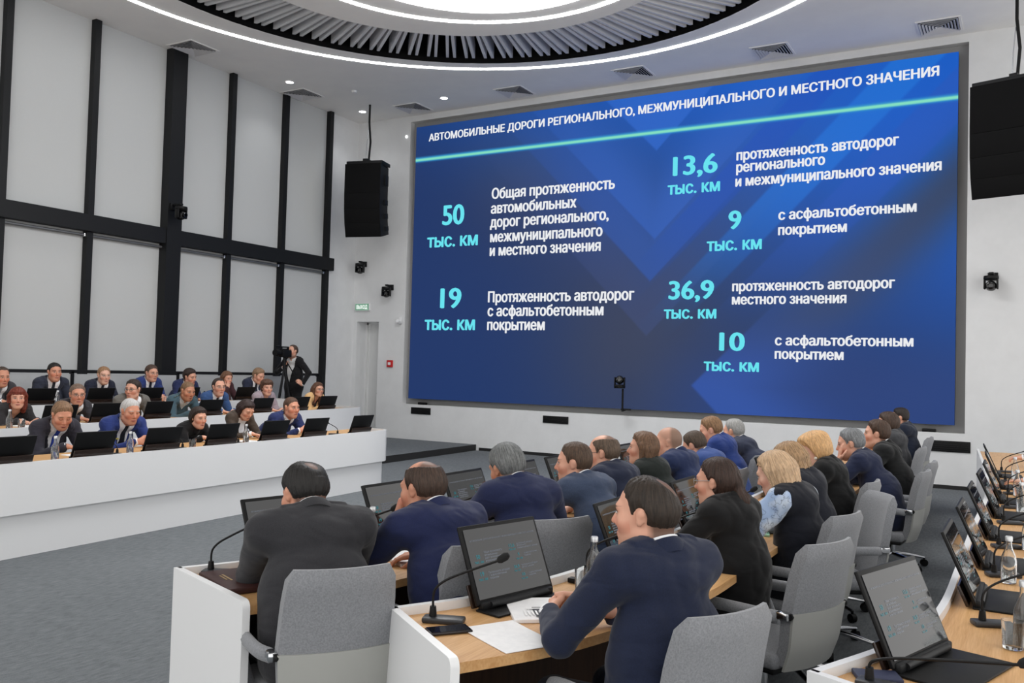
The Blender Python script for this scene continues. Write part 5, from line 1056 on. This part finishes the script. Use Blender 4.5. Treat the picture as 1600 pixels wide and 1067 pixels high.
r = empty('cardboard_sign', (-1.5, 4.62, ZS), .5); tag(r, 'small tan tent card between the two women on the second desk', 'card'); MB().prism([(-.05, 0), (.05, 0), (0, .11)], -.08, .08, rot('X', math.pi/2)).build('card', mat('tan_card', (200, 168, 120), .7), r)
# front middle desk
fo = empty('folder', (-2.755, 2.625, ZS), math.radians(-22)); tag(fo, 'brown leather folder with a round gold emblem', 'folder')
MB().box((0, 0, .014), (.34, .27, .026), bev=.006).build('cover', noisy('brown_leather', (66, 40, 38), (56, 34, 33), 60, .45, bump=.2), fo)
m = MB().lathe([(.040, .0), (.036, .0012), (.033, 0)], T(-.04, .04, .0272), 32); m.prism([((.028 if j % 2 == 0 else .016)*math.cos(j*math.pi/8)-.04, (.028 if j % 2 == 0 else .016)*math.sin(j*math.pi/8)+.04) for j in range(16)], .0272, .0282)
m.box((-.02, -.07, .0276), (.11, .008, .001)).box((-.02, -.085, .0276), (.08, .006, .001)); m.build('gold_emblem', mat('gold_foil', (178, 150, 100), .35, .7), fo)
sheet(-2.50, 3.40, ZS, 60, 'white notepad before the man resting on his fist', h=.012, name='notepad', cat='notepad'); bottle(-2.76, 3.44, ZS, 'water bottle between the charcoal man and the man on his fist'); tumbler(-2.68, 3.38, ZS, 'drinking glass beside the shoulder of the charcoal man')
bottle(-2.78, 6.1, ZS, 'water bottle before the woman in dark green')
# right-hand desk
for x, y, lb in ((.0, 3.62, 'nearest clear bottle on the right-hand desk'), (.04, 3.72, 'clear bottle just behind the nearest one on the right-hand desk'), (-.06, 4.62, 'clear bottle beside the second monitor of the right-hand desk'), (.02, 5.6, 'clear bottle behind the papers of the right-hand desk'), (-.02, 7.2, 'clear bottle near the pale hand on the right-hand desk'), (-.05, 8.2, 'clear bottle just beyond the pale hand'), (-.08, 9.6, 'farthest clear bottle on the right-hand desk')): bottle(x, y, ZS, lb)
for x, y, lb in ((-.03, 3.50, 'wide drinking glass in front of the two nearest bottles'), (.06, 5.5, 'drinking glass beside the stacked papers on the right-hand desk'), (.05, 6.6, 'drinking glass half way along the right-hand desk'), (-.02, 8.0, 'farthest drinking glass on the right-hand desk')): tumbler(x, y, ZS, lb)
sheet(.16, 3.02, ZS, 70, 'white sheet at the lower right corner on the right-hand desk'); sheet(.16, 5.2, ZS, 100, 'stack of printed papers on the right-hand desk', h=.012); sheet(.2, 5.9, ZS, 95, 'white papers further along the right-hand desk', h=.008); sheet(.2, 6.9, ZS, 85, 'white papers in front of the pale hand', h=.008); sheet(.12, 7.9, ZS, 92, 'farthest white papers on the right-hand desk', h=.008)
r = empty('tablet', (-.06, 2.84, ZS), math.radians(-8)); tag(r, 'tablet in a magenta case at the lower right corner', 'tablet'); MB().box((0, 0, .006), (.25, .17, .01), bev=.004).build('case', mat('magenta_case', (150, 30, 70), .5), r); MB().box((0, 0, .0115), (.23, .15, .001)).build('display', MATS['phone_glass'], r)
alone(MB().box((0, 0, .008), (.13, .09, .016), bev=.004), 'notebook', MATS['navy_cover'], 'dark blue notebook in front of the nearest monitor of the right-hand desk', 'notebook', loc=(-.38, 2.90, ZS), rz=.4)
